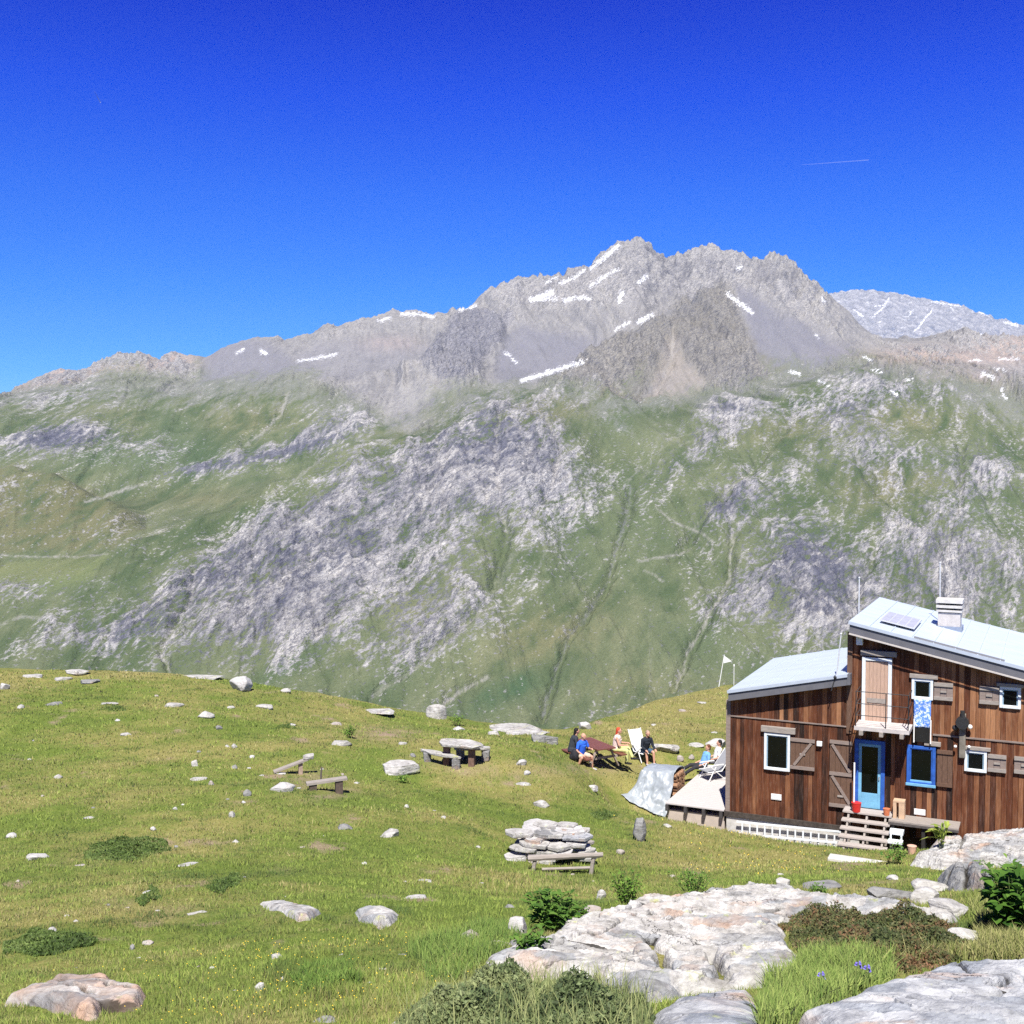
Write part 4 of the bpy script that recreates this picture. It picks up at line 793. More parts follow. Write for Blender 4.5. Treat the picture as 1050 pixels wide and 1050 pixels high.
# windows, doors, shutters
def window(x0, y0, x1, y1, matf=WHITEP, fw=.085, lint=None, sill=True, mull=False):
    s0, s1, h0, h1 = frect(x0, y0, x1, y1); f = MB(); tf, tb = -.095, .0
    f.box(s0, s0 + fw, tf, tb, h0, h1); f.box(s1 - fw, s1, tf, tb, h0, h1); f.box(s0 + fw, s1 - fw, tf + .004, tb, h1 - fw, h1 - .003); f.box(s0 + fw, s1 - fw, tf - .02, tb, h0 + .003, h0 + fw * 1.1)
    o = f.build('window', matf, hut, bevel=.008)
    f = MB(); f.box(s0 + fw - .01, s1 - fw + .01, -.045, -.03, h0 + fw, h1 - fw + .01); f.build('pane', GLASSD, o)
    f = MB(); q = .035
    f.box(s0 + fw, s0 + fw + q, -.062, -.046, h0 + fw * 1.1, h1 - fw); f.box(s1 - fw - q, s1 - fw, -.062, -.046, h0 + fw * 1.1, h1 - fw); f.box(s0 + fw + q, s1 - fw - q, -.061, -.046, h1 - fw - q, h1 - fw); f.build('sash', plain('blue_grey_sash', (.22, .33, .42), .5, .15) if matf is WHITEP else matf, o)
    if lint:
        a0, a1, b0, b1 = frect(*lint); f = MB(); f.box(a0, a1, -.13, .0, b0, b1); f.build('lintel', GREYW, o, bevel=.01)
    return o
def shutter(x0, y0, x1, y1, brace=None, mat=BROWNW, bat=GREYB, handle=True):
    s0, s1, h0, h1 = frect(x0, y0, x1, y1); f = MB(); n_ = max(3, int((s1 - s0) / .16))
    for k in range(n_): f.box(s0 + (s1 - s0) * k / n_ + .004, s0 + (s1 - s0) * (k + 1) / n_ - .004, -.085, -.05, h0 + .02, h1 - .02)
    f.box(s0 + .02, s1 - .02, -.05, -.02, h0 + .03, h1 - .03)
    o = f.build('shutter', mat, hut); f = MB(); bh = .11
    levels = [h0 + .03, h1 - .03 - bh] + ([(h0 + h1) / 2 - bh / 2] if brace == 'tall' else [])
    for z_ in levels:
        f.box(s0, s1, -.125, -.086, z_, z_ + bh)
        f.build('batten', bat, o); f = MB()
    if not brace: f.bm.free()
    if brace == 'z': f.bar((s0 + .12, -.105, h0 + .16), (s1 - .12, -.105, h1 - .16), .035, .09, (0, 0, 1))
    if brace == 'tall':
        m_ = (h0 + h1) / 2
        f.bar((s0 + .08, -.105, h1 - .17), (s1 - .06, -.105, m_ + .08), .035, .09); f.bar((s0 + .08, -.105, m_ - .08), (s1 - .06, -.105, h0 + .17), .035, .09)
    if brace: f.build('brace', bat, o)
    if handle:
        f = MB(); sm_ = (s0 + s1) / 2; hm2 = (h0 + h1) / 2 if brace != 'tall' else h0 + .4; f.box(sm_ - .09, sm_ + .09, -.12, -.09, hm2 - .03, hm2 + .03); f.build('handle', GREYW, o)
    return o
window(784, 751.5, 810.5, 789.5, lint=(781, 745, 816, 751))
shutter(811, 756, 836, 789.5, 'z')
shutter(851, 758, 874, 828, 'tall')
window(935, 695.5, 957, 717, lint=(933, 691.2, 962, 695.4)); shutter(958, 699, 977.5, 718.5, None, GREYB, GREYW)
window(1025, 704, 1047, 726, lint=(1022, 700.5, 1050, 704)); shutter(1004.5, 703, 1024.5, 722.5, None, GREYB, GREYW)
window(989, 769, 1012, 791, lint=(990, 765.5, 1016, 769)); shutter(1013, 772.5, 1032, 792, None, GREYB, GREYW); shutter(1040, 775, 1061, 794, None, GREYB, GREYW)
window(930, 764.5, 959.5, 805, BLUEP, .10, lint=(948, 760, 965, 764.3))
s0, s1, h0, h1 = frect(930, 764.5, 959.5, 805); f = MB(); f.box(s0 - .02, s1 + .02, -.15, -.116, h0 - .02, h0 + .07); f.box(s0 + .10, s1 - .10, -.07, -.03, h0 + .10, h0 + .16); f.build('window_sill', LBLUEP, hut, bevel=.01)
shutter(961, 768, 977, 807, None, BROWNW, BROWNW, False)
# entrance door
s0, s1, h0, h1 = frect(876.5, 758.5, 907.5, 829); f = MB(); fw = .12
f.box(s0, s0 + fw, -.10, .0, h0, h1); f.box(s1 - fw, s1, -.10, .0, h0, h1); f.box(s0 + fw, s1 - fw, -.097, .0, h1 - fw, h1 - .004); dfr = f.build('door_frame', BLUEP, hut, bevel=.008)
f = MB(); d0, d1 = s0 + fw, s1 - fw
f.box(d0, d0 + .10, -.06, -.01, h0 + .02, h1 - fw - .01); f.box(d1 - .10, d1, -.06, -.01, h0 + .02, h1 - fw - .01); f.box(d0 + .10, d1 - .10, -.058, -.01, h0 + .02, h0 + .52); f.box(d0 + .10, d1 - .10, -.058, -.01, h1 - fw - .10, h1 - fw - .012); door = f.build('door', LBLUEP, hut, bevel=.006)
f = MB(); f.box(d0 + .09, d1 - .09, -.04, -.02, h0 + .5, h1 - fw - .09); f.build('pane', GLASSD, door)
f = MB(); f.box(d1 - .07, d1 - .04, -.10, -.06, h0 + .98, h0 + 1.1); f.build('handle', STEEL, door)
# balcony door
s0, s1, h0, h1 = frect(884, 674, 914.5, 744); f = MB(); fw = .11
f.box(s0, s0 + fw, -.10, -.012, h0, h1); f.box(s1 - fw, s1, -.10, -.012, h0, h1); f.box(s0 + fw, s1 - fw, -.097, -.012, h1 - fw, h1 - .004); f.build('door_frame', WHITEP, hut, bevel=.008)
f = MB()
for k in range(6): f.box(s0 + fw + (s1 - s0 - 2 * fw) * k / 6 + .003, s0 + fw + (s1 - s0 - 2 * fw) * (k + 1) / 6 - .003, -.06 - .004 * (k % 2), -.02, h0, h1 - fw - .02)
bd = f.build('balcony_door', plain('pale_pine', (.46, .31, .23), .75, .2, 8, streak=(6, 6, .5)), hut)
f = MB(); f.box(s0 + fw + .05, s1 - fw - .05, -.085, -.066, h0 + .75, h0 + .9); f.build('rail', GREYW, bd)
a0, a1, b0, b1 = frect(883, 667, 920, 672.5); f = MB(); f.box(a0, a1, -.14, -.01, b0, b1); f.build('lintel', GREYW, bd, bevel=.01)
# balcony
a0 = fac(876, 747, -1.0)[0]; a1 = fac(932.5, 750, -1.0)[0]; zb = fac(905, 747.5, -1.0)[1]
f = MB(); f.box(a0, a1, -1.05, -.02, zb - .10, zb + .02); bal = f.build('balcony', plain('pale_balcony_plank', (.50, .46, .44), .8, .15, 6), hut)
for k in range(3):
    f = MB(); x_ = a0 + .22 + k * (a1 - a0 - .44) / 2; f.box(x_ - .06, x_ + .06, -1.12, -.02, zb - .24, zb - .102); f.build('joist', GREYW, bal)
rl = MB(); zt = fac(905, 711, -1.0)[1]
for x_ in (a0 + .04, (a0 + a1) / 2 + .12, a1 - .04): rl.tube([(x_, -1.0, zb), (x_, -1.0, zt)], .018, 6)
for z_ in (zt, zb + (zt - zb) * .66, zb + (zt - zb) * .33): rl.tube([(a0 + .02, -1.0, z_), (a1 - .02, -1.0, z_)], .013, 6); rl.tube([(a1 - .04, -1.0, z_), (a1 - .04, -.05, z_)], .013, 6); rl.tube([(a0 + .04, -1.0, z_), (a0 + .04, -.05, z_)], .013, 6)
rl.build('railing', DARKM, bal)
# small things fixed to the wall
for n_, r_, t_ in (('lamp', (879, 652, 885.5, 660.5), -.22), ('lamp', (838, 759.5, 843.5, 764.5), -.14)):
    a_, b_, c_, d_ = frect(*r_); f = MB(); f.box(a_, b_, t_, -.03, c_, d_); f.build(n_, WHITE, hut, bevel=.02)
for r_ in ((791, 814, 801.5, 819.8), (937.5, 829.3, 949, 835.2)):
    a_, b_, c_, d_ = frect(*r_); f = MB(); f.box(a_, b_, -.05, -.016, c_, d_); 
    for k in range(3): f.box(a_ + .02, b_ - .02, -.058, -.05, c_ + .03 + k * (d_ - c_) / 3.4, c_ + .055 + k * (d_ - c_) / 3.4)
    f.build('vent', WHITE, hut)
a_, b_, c_, d_ = frect(984, 731, 990.5, 776); f = MB(); f.box(a_, b_, -.20, -.03, c_, d_); post = f.build('cable_post', plain('mossy_post', (.19, .17, .14), .9, .3, 6), hut, bevel=.02)
xm = (a_ + b_) / 2; f = MB()
f.tube([(xm, -.36, d_ - .25), (xm, -.18, d_ - .25)], .20, 12); f.ball((xm - .22, -.2, d_ - .45), .09); f.tube([(xm, -.26, d_ - .1), (xm, -.26, d_ + .12)], .07, 8); f.build('cable_spool', DARKM, post)
f = MB(); f.ball((xm + .22, -.2, d_ - .38), .075); f.ball((xm - .2, -.2, c_ + .35), .05); f.ball((xm + .2, -.2, c_ + .38), .05); f.build('insulator', WHITE, post)
# masts
def mast(pts, name, label):
    f = MB(); f.tube(pts, .022, 6); f.ball(pts[-1], .04, 1); o = f.build(name, plain('mast_alloy', (.55, .56, .58), .5, .1), hut); return o
t_ = -.3; a_ = fac(857, 694, t_); b_ = fac(862.5, 650, t_); mast([(a_[0], t_, a_[1] - .25), (b_[0], t_, b_[1])], 'antenna', '')
f = MB(); f.ball((a_[0], t_ - .1, a_[1]), .07); f.tube([(a_[0], t_ - .08, a_[1]), (a_[0] - .12, t_ - .12, a_[1] - .45)], .018, 6); f.build('antenna_clamp', DARKM, hut)
t_ = 2.0; a_ = fac(870, 645, t_); b_ = fac(871, 592, t_); mast([(S1 - .06, t_, a_[1] - .2), (S1 - .06, t_, b_[1])], 'antenna', '')
a_ = fac(964, 640, 4.6); b_ = fac(964, 577, 4.6); mast([(a_[0], 4.6, a_[1] - .3), (b_[0], 4.6, b_[1])], 'antenna', '')
# plinth
f = MB(); f.box(-.02, S1 + .35, -.03, .5, -1.15, -.16); fd = f.build('plinth', CONC, hut, bevel=.02)
f = MB(); f.box(S1 + .4, S2, .25, .6, -1.5, -.1); f.build('plinth', plain('dark_plinth', (.05, .045, .04), .9, .4, 5), hut)
def L2W(s, t, h): return HM @ Vector((s, t, h))
def htop(s, t):
    p = L2W(s, t, 0); return ground(p.x, p.y)
# ladder leaning along the plinth
a_, b_ = fac(755, 843, -.25), fac(862, 853.5, -.25); c_, d_ = fac(757, 855, -.25), fac(862, 864.5, -.25)
lad = empty('ladder', L2W(a_[0], -.25, c_[1]), -A_H); tag(lad, 'white wooden ladder lying on edge along the concrete base of the hut', 'ladder')
L_ = b_[0] - a_[0]; Hh = a_[1] - c_[1]; f = MB()
f.bar((0, 0, 0), (L_, 0, (d_[1] - c_[1])), .05, .055); f.build('rail', WHITEP, lad)
f = MB(); f.bar((0, .06, Hh), (L_, .06, Hh + b_[1] - a_[1]), .05, .055); f.build('rail', WHITEP, lad)
for k in range(13):
    x_ = .2 + k * (L_ - .4) / 12; f = MB(); f.bar((x_, .02, .02), (x_, .05, Hh - .02), .045, .045); f.build('rung', WHITEP, lad)
# steps up to the door
st = []
for (xl, yl, xr, yr) in [(864, 831.5, 914, 837), (862.5, 840.5, 912, 846), (861, 849, 911, 854.5), (859.5, 857, 910, 863), (858.5, 865.5, 909, 871.5), (857.5, 874, 908, 880.5)]:
    st.append((xl, yl, xr, yr))
tS = [-.55 - .26 * k for k in range(6)]
c0 = fac(864, 832, tS[0]); stp = empty('wooden_steps', L2W(c0[0], tS[-1], fac(858, 876, tS[-1])[1] - .2), -A_H); tag(stp, 'weathered open wooden steps leading up to the blue door', 'steps')
SI = (HM.inverted() @ Matrix.Translation(stp.location) @ Matrix.Rotation(-A_H, 4, 'Z')).inverted()
def loc(s, t, h): return SI @ Vector((s, t, h))
ends = []
for k, (xl, yl, xr, yr) in enumerate(st):
    a_ = fac(xl, yl, tS[k] - .15); b_ = fac(xr, yr, tS[k] - .15); hh = (a_[1] + b_[1]) / 2; ends.append((a_[0], b_[0], hh))
    f = MB(); w_ = .30 if k else .55
    p = loc(a_[0], tS[k] - .15, hh); q = loc(b_[0], tS[k] - .15 + w_, hh); f.box(p.x, q.x, p.y, q.y, p.z - .05, p.z); f.build('tread', plain('step_grey_wood', (.40, .355, .325), .85, .25, 9, streak=(.6, 8, 8)), stp)
for fr in (.12, .5, .88):
    f = MB(); a_ = loc(ends[0][0] + fr * (ends[0][1] - ends[0][0]), tS[0] - .05, ends[0][2] - .14); b_ = loc(ends[5][0] + fr * (ends[5][1] - ends[5][0]), tS[5] - .02, ends[5][2] - .12)
    f.bar(a_, b_, .06, .16); f.bar((a_.x, a_.y + .1, a_.z), (a_.x, a_.y + .1, a_.z - .9), .07); f.bar(b_, (b_.x, b_.y, b_.z - .35), .07); f.build('stringer', GREYW, stp)
f = MB()
for (x0, y0, x1, y1, t_) in ((912, 851.5, 926, 857, -1.1), (910, 862.5, 925, 866.5, -1.4)):
    a_ = fac(x0, y0, t_); b_ = fac(x1, y1, t_); p = loc(a_[0], t_, a_[1]); q = loc(b_[0], t_ + .3, b_[1]); f.box(p.x, q.x, p.y, q.y, min(p.z, q.z), max(p.z, q.z))
p = loc(fac(912, 855, -1.2)[0], -1.2, 0); q = loc(fac(925, 855, -1.2)[0], -1.2, 0); zz = loc(0, 0, fac(918, 866, -1.2)[1] - .5).z; z1 = loc(0, 0, fac(918, 852, -1.2)[1]).z
for x_ in (p.x + .03, q.x - .03): f.bar((x_, p.y + .1, zz), (x_, p.y + .1, z1), .05)
f.build('side_step', WHITEP, stp)
f = MB(); p = loc(fac(875.5, 829, -.6)[0], -.6, fac(875.5, 829, -.6)[1]); q = loc(0, 0, fac(875.5, 782, -.6)[1]); f.tube([(p.x, p.y, p.z), (p.x, p.y, q.z)], .028, 8); f.build('handrail_post', WHITE, stp)
# paving plank at the foot
a_ = hit(858, 884); f = MB(); Mx = Matrix.Translation((a_.x + .55, a_.y, ground(a_.x + .55, a_.y) + .03)) @ Matrix.Rotation(-A_H, 4, 'Z'); f.box(-.75, .85, -.2, .2, -.12, .03, Mx); tag(f.build('stone_doorstep', CONC, None, bevel=.02), 'long pale slab set in the turf at the foot of the steps', 'paving slab')
# bench platform to the right of the steps
a_ = fac(911, 843.5, -.85); b_ = fac(983, 850, -.85); pl = empty('wooden_platform', L2W(a_[0], -.85, b_[1] - .75), -A_H); tag(pl, 'plank platform on dark supports beside the entrance steps', 'platform')
Ln = b_[0] - a_[0]; zt = .75
for k in range(4):
    f = MB(); f.box(0, Ln, k * .2, k * .2 + .19, zt - .05, zt); f.build('plank', GREYW, pl)
f = MB(); f.box(0, Ln, -.035, -.003, zt - .12, zt - .055); f.build('front_board', plain('dark_board', (.09, .08, .075), .9, .3), pl)
for x_ in (.12, Ln * .5, Ln - .15):
    f = MB(); f.box(x_ - .05, x_ + .05, .05, .7, -.5, zt - .055); f.build('support', plain('black_timber', (.03, .027, .025), .9, .3), pl)
# crate, pots, towel
a_ = fac(915.5, 842, -.55); b_ = fac(927.5, 825.5, -.55); f = MB(); W_ = b_[0] - a_[0]; H_ = b_[1] - a_[1]
cr = empty('wooden_stool', L2W(a_[0], -.55, zt + pl.location.z - P0.z), -A_H); tag(cr, 'small pale wooden box stool on the platform beside the door', 'stool')
f.box(0, W_, -.005, .32, H_ - .05, H_); f.build('seat', plain('pine_box', (.55, .38, .25), .7, .15, 7), cr)
for x_ in ((0, .1), (W_ * .5, W_)):
    f = MB(); f.box(x_[0], x_[1], 0, .3, 0, H_ - .051); f.build('side_panel', plain('pine_box', (.55, .38, .25)), cr)
def pot(px, py, wpx, hpx, t, name, mat, label, cat, hbase=None):
    a_ = fac(px, py, t); m = .031; r_ = wpx * m / 2; h_ = hpx * m; f = MB(); f.tube([(0, 0, 0), (0, 0, h_ * .98), (0, 0, h_ * 1.0)], [r_ * .78, r_, r_ * 1.06], 16); f.tube([(0, 0, h_ * 1.0), (0, 0, h_ * 1.02)], [r_ * 1.06, r_ * .9], 16)
    o = f.build(name, mat, None, smooth=False); p = L2W(a_[0], t, a_[1] if hbase is None else hbase); o.location = p; tag(o, label, cat); return o
RED = plain('red_plastic', (.55, .03, .025), .45, .1); TERR = plain('terracotta', (.55, .17, .08), .8, .15)
pot(878, 832.5, 10, 9.5, -.62, 'bucket', RED, 'red plastic bucket on the top step by the white post', 'bucket', ends[0][2])
pot(909, 836.5, 7, 7, -.62, 'flower_pot', TERR, 'orange pot on the top step on the side of the wooden stool', 'pot', ends[0][2])
pt_ = hit(935, 876); f = MB(); f.tube([(0, 0, 0), (0, 0, .2), (0, 0, .24)], [.09, .12, .13], 14); o = f.build('flower_pot', plain('pale_terracotta', (.62, .38, .28), .8, .15)); o.location = pt_; tag(o, 'pale terracotta pot standing on the ground below the platform', 'pot')
a_, b_, c_, d_ = frect(937, 717.5, 954.5, 746, -.14); nx, nz = 10, 18; V = []
for j in range(nz + 1):
    for i in range(nx + 1):
        u, v = i / nx, j / nz; V.append((u * (b_ - a_), -.02 * math.sin(u * 9) * v - .015 * math.sin(v * 7 + u * 3), -v * (d_ - c_)))
def towel_mat():
    t = NT('blue_print_cloth', .9, .1); v = t.coord(); n_ = t.noise(v, 9, 3, .6); n2 = t.noise(v, 26, 2, .5)
    m = t.n('ShaderNodeMath', operation='ADD'); t.l(n_, m.inputs[0]); t.l(n2, m.inputs[1]); return t.col(t.ramp(t.rampf(m.outputs[0], .75, 1.25), [(.4, (.10, .24, .68)), (.55, (.30, .45, .78)), (.68, (.66, .72, .80))]))
tw = npmesh('towel', V, grid_faces(nz + 1, nx + 1)[:, ::-1], towel_mat()); tw.location = L2W(a_, -.14, d_); tw.rotation_euler = (0, 0, -A_H); tw.modifiers.new('cloth', 'SOLIDIFY').thickness = .012
tag(tw, 'blue and white patterned towel hanging under the upper window', 'towel')
a_, b_, c_, d_ = frect(936.5, 746, 955, 762, -.2); rk = empty('drying_rack', L2W(a_, -.2, c_), -A_H); tag(rk, 'white drying rack fixed to the wall under the hanging towel', 'rack')
f = MB(); H_ = d_ - c_
for x_ in (.02, b_ - a_ - .02): f.bar((x_, 0, 0), (x_, 0, H_ + .25), .035); f.bar((x_, 0, .02), (x_, .17, .02), .03)
f.build('frame', WHITE, rk); f = MB(); f.box(.06, b_ - a_ - .06, .05, .14, .02, H_ - .02); f.build('shelf_box', plain('black_box', (.012, .012, .012), .8), rk)
# ------------------------------------------------------------------ deck, tarpaulin, stone base
DK = fac(743, 829.5, .02)[1]
sd0 = fac(682.5, 822, -.1)[0]; deck = empty('wooden_deck', L2W(sd0, 0, DK - 1.0), -A_H)
tag(deck, 'pale plank terrace deck on a rendered base beside the hut', 'deck')
W_ = -sd0 - .08; DL = 5.6
for k in range(26):
    f = MB(); y_ = -.12 + k * DL / 26; f.box(0, W_, y_, y_ + DL / 26 - .012, .955 + .003 * (k % 3), 1.0); f.build('deck_board', plain('bleached_deck', (.50, .465, .45), .85, .16, 8, streak=(.5, 8, 8)), deck)
for x_ in (.06, W_ * .35, W_ * .66, W_ - .1):
    f = MB(); f.box(x_ - .05, x_ + .05, -.18, DL - .3, .73, .95); f.build('joist', plain('dark_joist', (.06, .055, .055), .9, .3), deck)
f = MB(); f.box(.02, W_ - .02, .05, DL - .1, -.6, .725); f.build('rendered_base', plain('cream_render', (.46, .39, .34), .9, .1, 4, bump=.3), deck)
# rubble along the foot of the plinth
for i in range(46):
    s_ = random.uniform(-2.2, S1 + .6); t_ = random.uniform(-.75, -.28) + (-.25 if s_ < 0 else 0); p = L2W(s_, t_, 0); z_ = ground(p.x, p.y)
    V, Fc = rock_verts(3, 900 + i, 12, .5); w__ = random.uniform(.18, .42); o = npmesh('rubble_stone', V * np.array([w__, w__ * .7, random.uniform(.08, .16)]), Fc, RM[random.choice(['pale', 'grey', 'white', 'pale'])])
    o.location = (p.x, p.y, z_ + .12); o.rotation_euler = (random.uniform(-.15, .15), random.uniform(-.15, .15), random.uniform(0, 6)); tag(o, 'pale rubble stone along the foot of the hut base', 'stone', 'rubble along the hut base')
# covered woodpile
wp = hit(673, 818); Mw = Matrix.Translation((wp.x, wp.y, ground(wp.x, wp.y))) @ Matrix.Rotation(R(-26), 4, 'Z') @ Matrix.Scale(.84, 4)
pile = empty('woodpile', Mw.translation, R(-26)); pile.scale = (.84, .84, .84); tag(pile, 'stack of split logs under the grey tarpaulin', 'woodpile')
for j in range(5):
    for i in range(5):
        f = MB(); y_ = .25 + i * .22 + .1 * (j % 2); z_ = .12 + j * .2; f.tube([(-.65, y_, z_), (.86 + random.uniform(-.04, .04), y_, z_ + .02)], .1, 7); f.build('log', plain('split_log', (.30, .17, .10), .9, .5, 5), pile)
nu, nv = 64, 90; U, Vv = np.meshgrid(np.linspace(0, 1, nu), np.linspace(0, 1, nv)); prof = np.array([(1.5, .55), (1.42, 1.02), (1.25, 1.12), (.8, 1.18), (.3, 1.16), (.08, 1.08), (-.12, .75), (-.32, .4), (-.55, .15), (-.85, .06)])
tt = np.linspace(0, 1, len(prof)); py_c = np.interp(Vv, tt, prof[:, 0]); pz_c = np.interp(Vv, tt, prof[:, 1])
fl = np.clip((Vv - .5) * 2, 0, 1); left = -.85 - .45 * fl ** 1.8 + .10 * fbm(Vv * 4, 0 * Vv, 3, 305); right = .80 - .12 * fl + .06 * fbm(Vv * 5, 0 * Vv + 3, 3, 306) + .25 * np.clip(fl - .7, 0, 1)
tx = left + (right - left) * U; el_ = np.clip((.12 - U) / .12, 0, 1)
pz_c = pz_c * (1 - .75 * el_ ** 2 * (1 - fl * .6)) * (.96 + .06 * U)
wr = .07 * fbm(U * 3 + Vv * 2, Vv * 4, 4, 301) + .05 * ridged(U * 2.6 + Vv * 1.7, Vv * 3.4 - U * 1.2, 4, 303); py_c = py_c - wr * (1 + 1.2 * fl); pz_c = pz_c + .6 * wr
tp = np.stack([tx, py_c, np.maximum(pz_c, .03)], -1).reshape(-1, 3)
tp = np.array([Mw @ Vector(q) for q in tp])
gz_ = ground(tp[:, 0], tp[:, 1]) + .02; flr = fl.ravel(); tp[:, 2] = mix(tp[:, 2], gz_ + np.maximum(pz_c.ravel(), 0) * .84, flr); tp[:, 2] = np.maximum(tp[:, 2], gz_)
tm = plain('grey_tarpaulin', (.29, .32, .35), .42, .2, 3, .5, bump=.25)
c0 = np.array(Mw.translation); to = npmesh('tarpaulin', tp - c0, grid_faces(nv, nu), tm); to.location = c0; to.modifiers.new('sheet', 'SOLIDIFY').thickness = .008
tag(to, 'grey plastic tarpaulin draped over a woodpile and spreading on the grass', 'tarpaulin')

# ------------------------------------------------------------------ furniture
def world_empty(name, px, py, rz, label, cat, group=None, dz=0):
    p = hit(px, py); e_ = empty(name, (p.x, p.y, ground(p.x, p.y) + dz), rz); return tag(e_, label, cat, group)
BRN = plain('varnished_brown_table', (.17, .065, .045), .5, .25, 8, streak=(8, .6, 8)); FRM = plain('table_frame_wood', (.33, .27, .22), .85, .3, 8)
pt = world_empty('picnic_table', 609, 783, R(28), 'brown wooden picnic table with attached benches where two people sit', 'picnic table')
for k in range(5):
    f = MB(); f.box(-.40 + k * .162, -.40 + k * .162 + .155, -.9, .9, .72, .76); f.build('top_board', BRN, pt)
for sx in (-1, 1):
    f = MB(); f.box(sx * .76 - .13, sx * .76 + .13, -.9, .9, .41, .45); f.build('bench_seat', BRN, pt)
for y_ in (-.65, .65):
    for sx in (-1, 1):
        f = MB(); f.bar((sx * .28, y_, .71), (sx * .66, y_, 0), .045, .10, (0, 1, 0)); f.build('leg', FRM, pt)
    f = MB(); f.bar((-.84, y_ + .05, .36), (.84, y_ + .05, .36), .045, .09); f.build('crossbar', FRM, pt)
# stone table with slab benches
def plate(name, cx, cy, cz, sx, sy, sz, mat, parent, seed, rz=0, sub=4):
    """angular split slab: an irregular polygon with chipped edges"""
    r = random.Random(seed); n_ = r.randint(6, 9); f = MB(); lo, hi = [], []
    for k in range(n_):
        a = 2 * math.pi * (k + r.uniform(-.3, .3)) / n_; q = max(abs(math.cos(a)), abs(math.sin(a))) ** .75; rad = r.uniform(.86, 1.06) / q
        x, y = math.cos(a) * rad * sx / 2, math.sin(a) * rad * sy / 2; e_ = r.uniform(.90, 1.0)
        lo.append(f.bm.verts.new((x * e_, y * e_, -sz / 2 + r.uniform(-.15, .15) * sz))); hi.append(f.bm.verts.new((x, y, sz / 2 + r.uniform(-.18, .18) * sz)))
    f.bm.faces.new(lo[::-1]); f.bm.faces.new(hi)
    for k in range(n_): f.bm.faces.new((lo[k], lo[(k + 1) % n_], hi[(k + 1) % n_], hi[k]))
    o = f.build(name, mat, parent, bevel=min(.018, sz * .2)); o.location = (cx, cy, cz); o.rotation_euler = (r.uniform(-.06, .06), r.uniform(-.06, .06), rz); return o

stt = world_empty('stone_table', 471, 785, R(-12), 'stone slab table on stout posts in a worn patch of meadow', 'stone table')
plate('tabletop', .03, .0, .70, 1.5, .85, .09, RM['pale'], stt, 41)
for x_ in (-.42, .42):
    f = MB(); f.box(x_ - .1, x_ + .1, -.12, .12, -.1, .66); f.build('post', plain('table_post', (.16, .10, .075), .9, .3), stt, bevel=.02)
b1 = world_empty('stone_bench', 453, 785, R(-34), 'long stone slab bench on the side of the stone table facing the benches', 'stone bench')
plate('seat', 0, .0, .36, 1.9, .38, .09, RM['pale'], b1, 42)
for x_ in (-.6, .6): plate('support', x_, 0, .15, .28, .3, .38, RM['grey'], b1, 43 + int(x_ * 10))
b2 = world_empty('stone_bench', 480, 780, R(-8), 'shorter stone slab bench behind the stone table', 'stone bench')
plate('seat', .1, .2, .36, 1.3, .36, .09, RM['pale'], b2, 47)
for x_ in (-.3, .55): plate('support', x_, .2, .15, .28, .3, .38, RM['grey'], b2, 48 + int(x_ * 10))
# two plain benches on the left
e1 = world_empty('plank_bench', 302, 794, R(18), 'tilted grey plank bench resting on a single post with a stone', 'bench')
f = MB(); f.bar((-.62, 0, .12), (.42, 0, .44), .24, .05); f.build('plank', GREYW, e1)
f = MB(); f.bar((.18, 0, -.1), (.18, 0, .35), .12); f.build('post', plain('bench_post', (.36, .27, .21), .9, .25), e1)
plate('stone', .42, .0, .5, .36, .3, .12, RM['pale'], e1, 51); plate('stone', -.42, -.06, .04, .3, .22, .12, RM['white'], e1, 52)
e2 = world_empty('plank_bench', 335, 811, R(16), 'low grey plank bench on dark blocks beside bare earth', 'bench')
f = MB(); f.bar((-.56, 0, .24), (.56, 0, .32), .26, .06); f.build('plank', GREYW, e2)
for x_, h_ in ((-.38, .22), (.34, .27)):
    f = MB(); f.box(x_ - .1, x_ + .1, -.1, .1, -.12, h_); f.build('block', plain('dark_block', (.10, .075, .06), .9, .3), e2)
sk = hit(329, 801); f = MB(); f.tube([(0, 0, -.1), (.01, 0, .25), (.03, 0, .42)], [.03, .028, .025], 7); o = f.build('stake', plain('dark_stake', (.12, .10, .085), .9, .3)); o.location = sk; tag(o, 'short dark stake standing behind the low plank bench', 'stake')
# dry-stone hearth and its bench
he = world_empty('stone_hearth', 565, 886, R(-6), 'dry-stone hearth of stacked flat slabs in the meadow', 'hearth')
rr_ = random.Random(11)
for k in range(8):
    for i in range(9):
        a_ = rr_.uniform(-.95, .95) * (1 - .065 * k); y_ = rr_.uniform(0, 1.0) if k > 5 else [-.05, 1.0, .5][i % 3] + rr_.uniform(-.12, .12)
        if k < 6 and i % 3 == 0 and a_ > .35: y_ += .45
        plate('stone', a_ - .05, y_ + .05, .05 + k * .074 + rr_.uniform(-.02, .02), rr_.uniform(.45, .8), rr_.uniform(.35, .6), rr_.uniform(.07, .12), RM[rr_.choice(['pale', 'pale', 'grey', 'white', 'pink'])], he, 1060 + k * 10 + i, rr_.uniform(-.5, .5), 3)
for (x_, y_, z_, w__, d__) in ((-.75, .3, .70, .7, .5), (-.1, .35, .66, .85, .5), (.55, .4, .62, .8, .6), (-.2, .9, .72, .6, .4), (.3, .95, .70, .55, .4)):
    plate('stone', x_, y_, z_ - .09, w__, d__, .09, RM['pale' if x_ < .5 else 'blue'], he, 130 + int(x_ * 37 + y_ * 91), 0, 4)
hb = world_empty('bench', 579, 896, R(4), 'weathered log bench with a low rail in front of the stone hearth', 'bench')
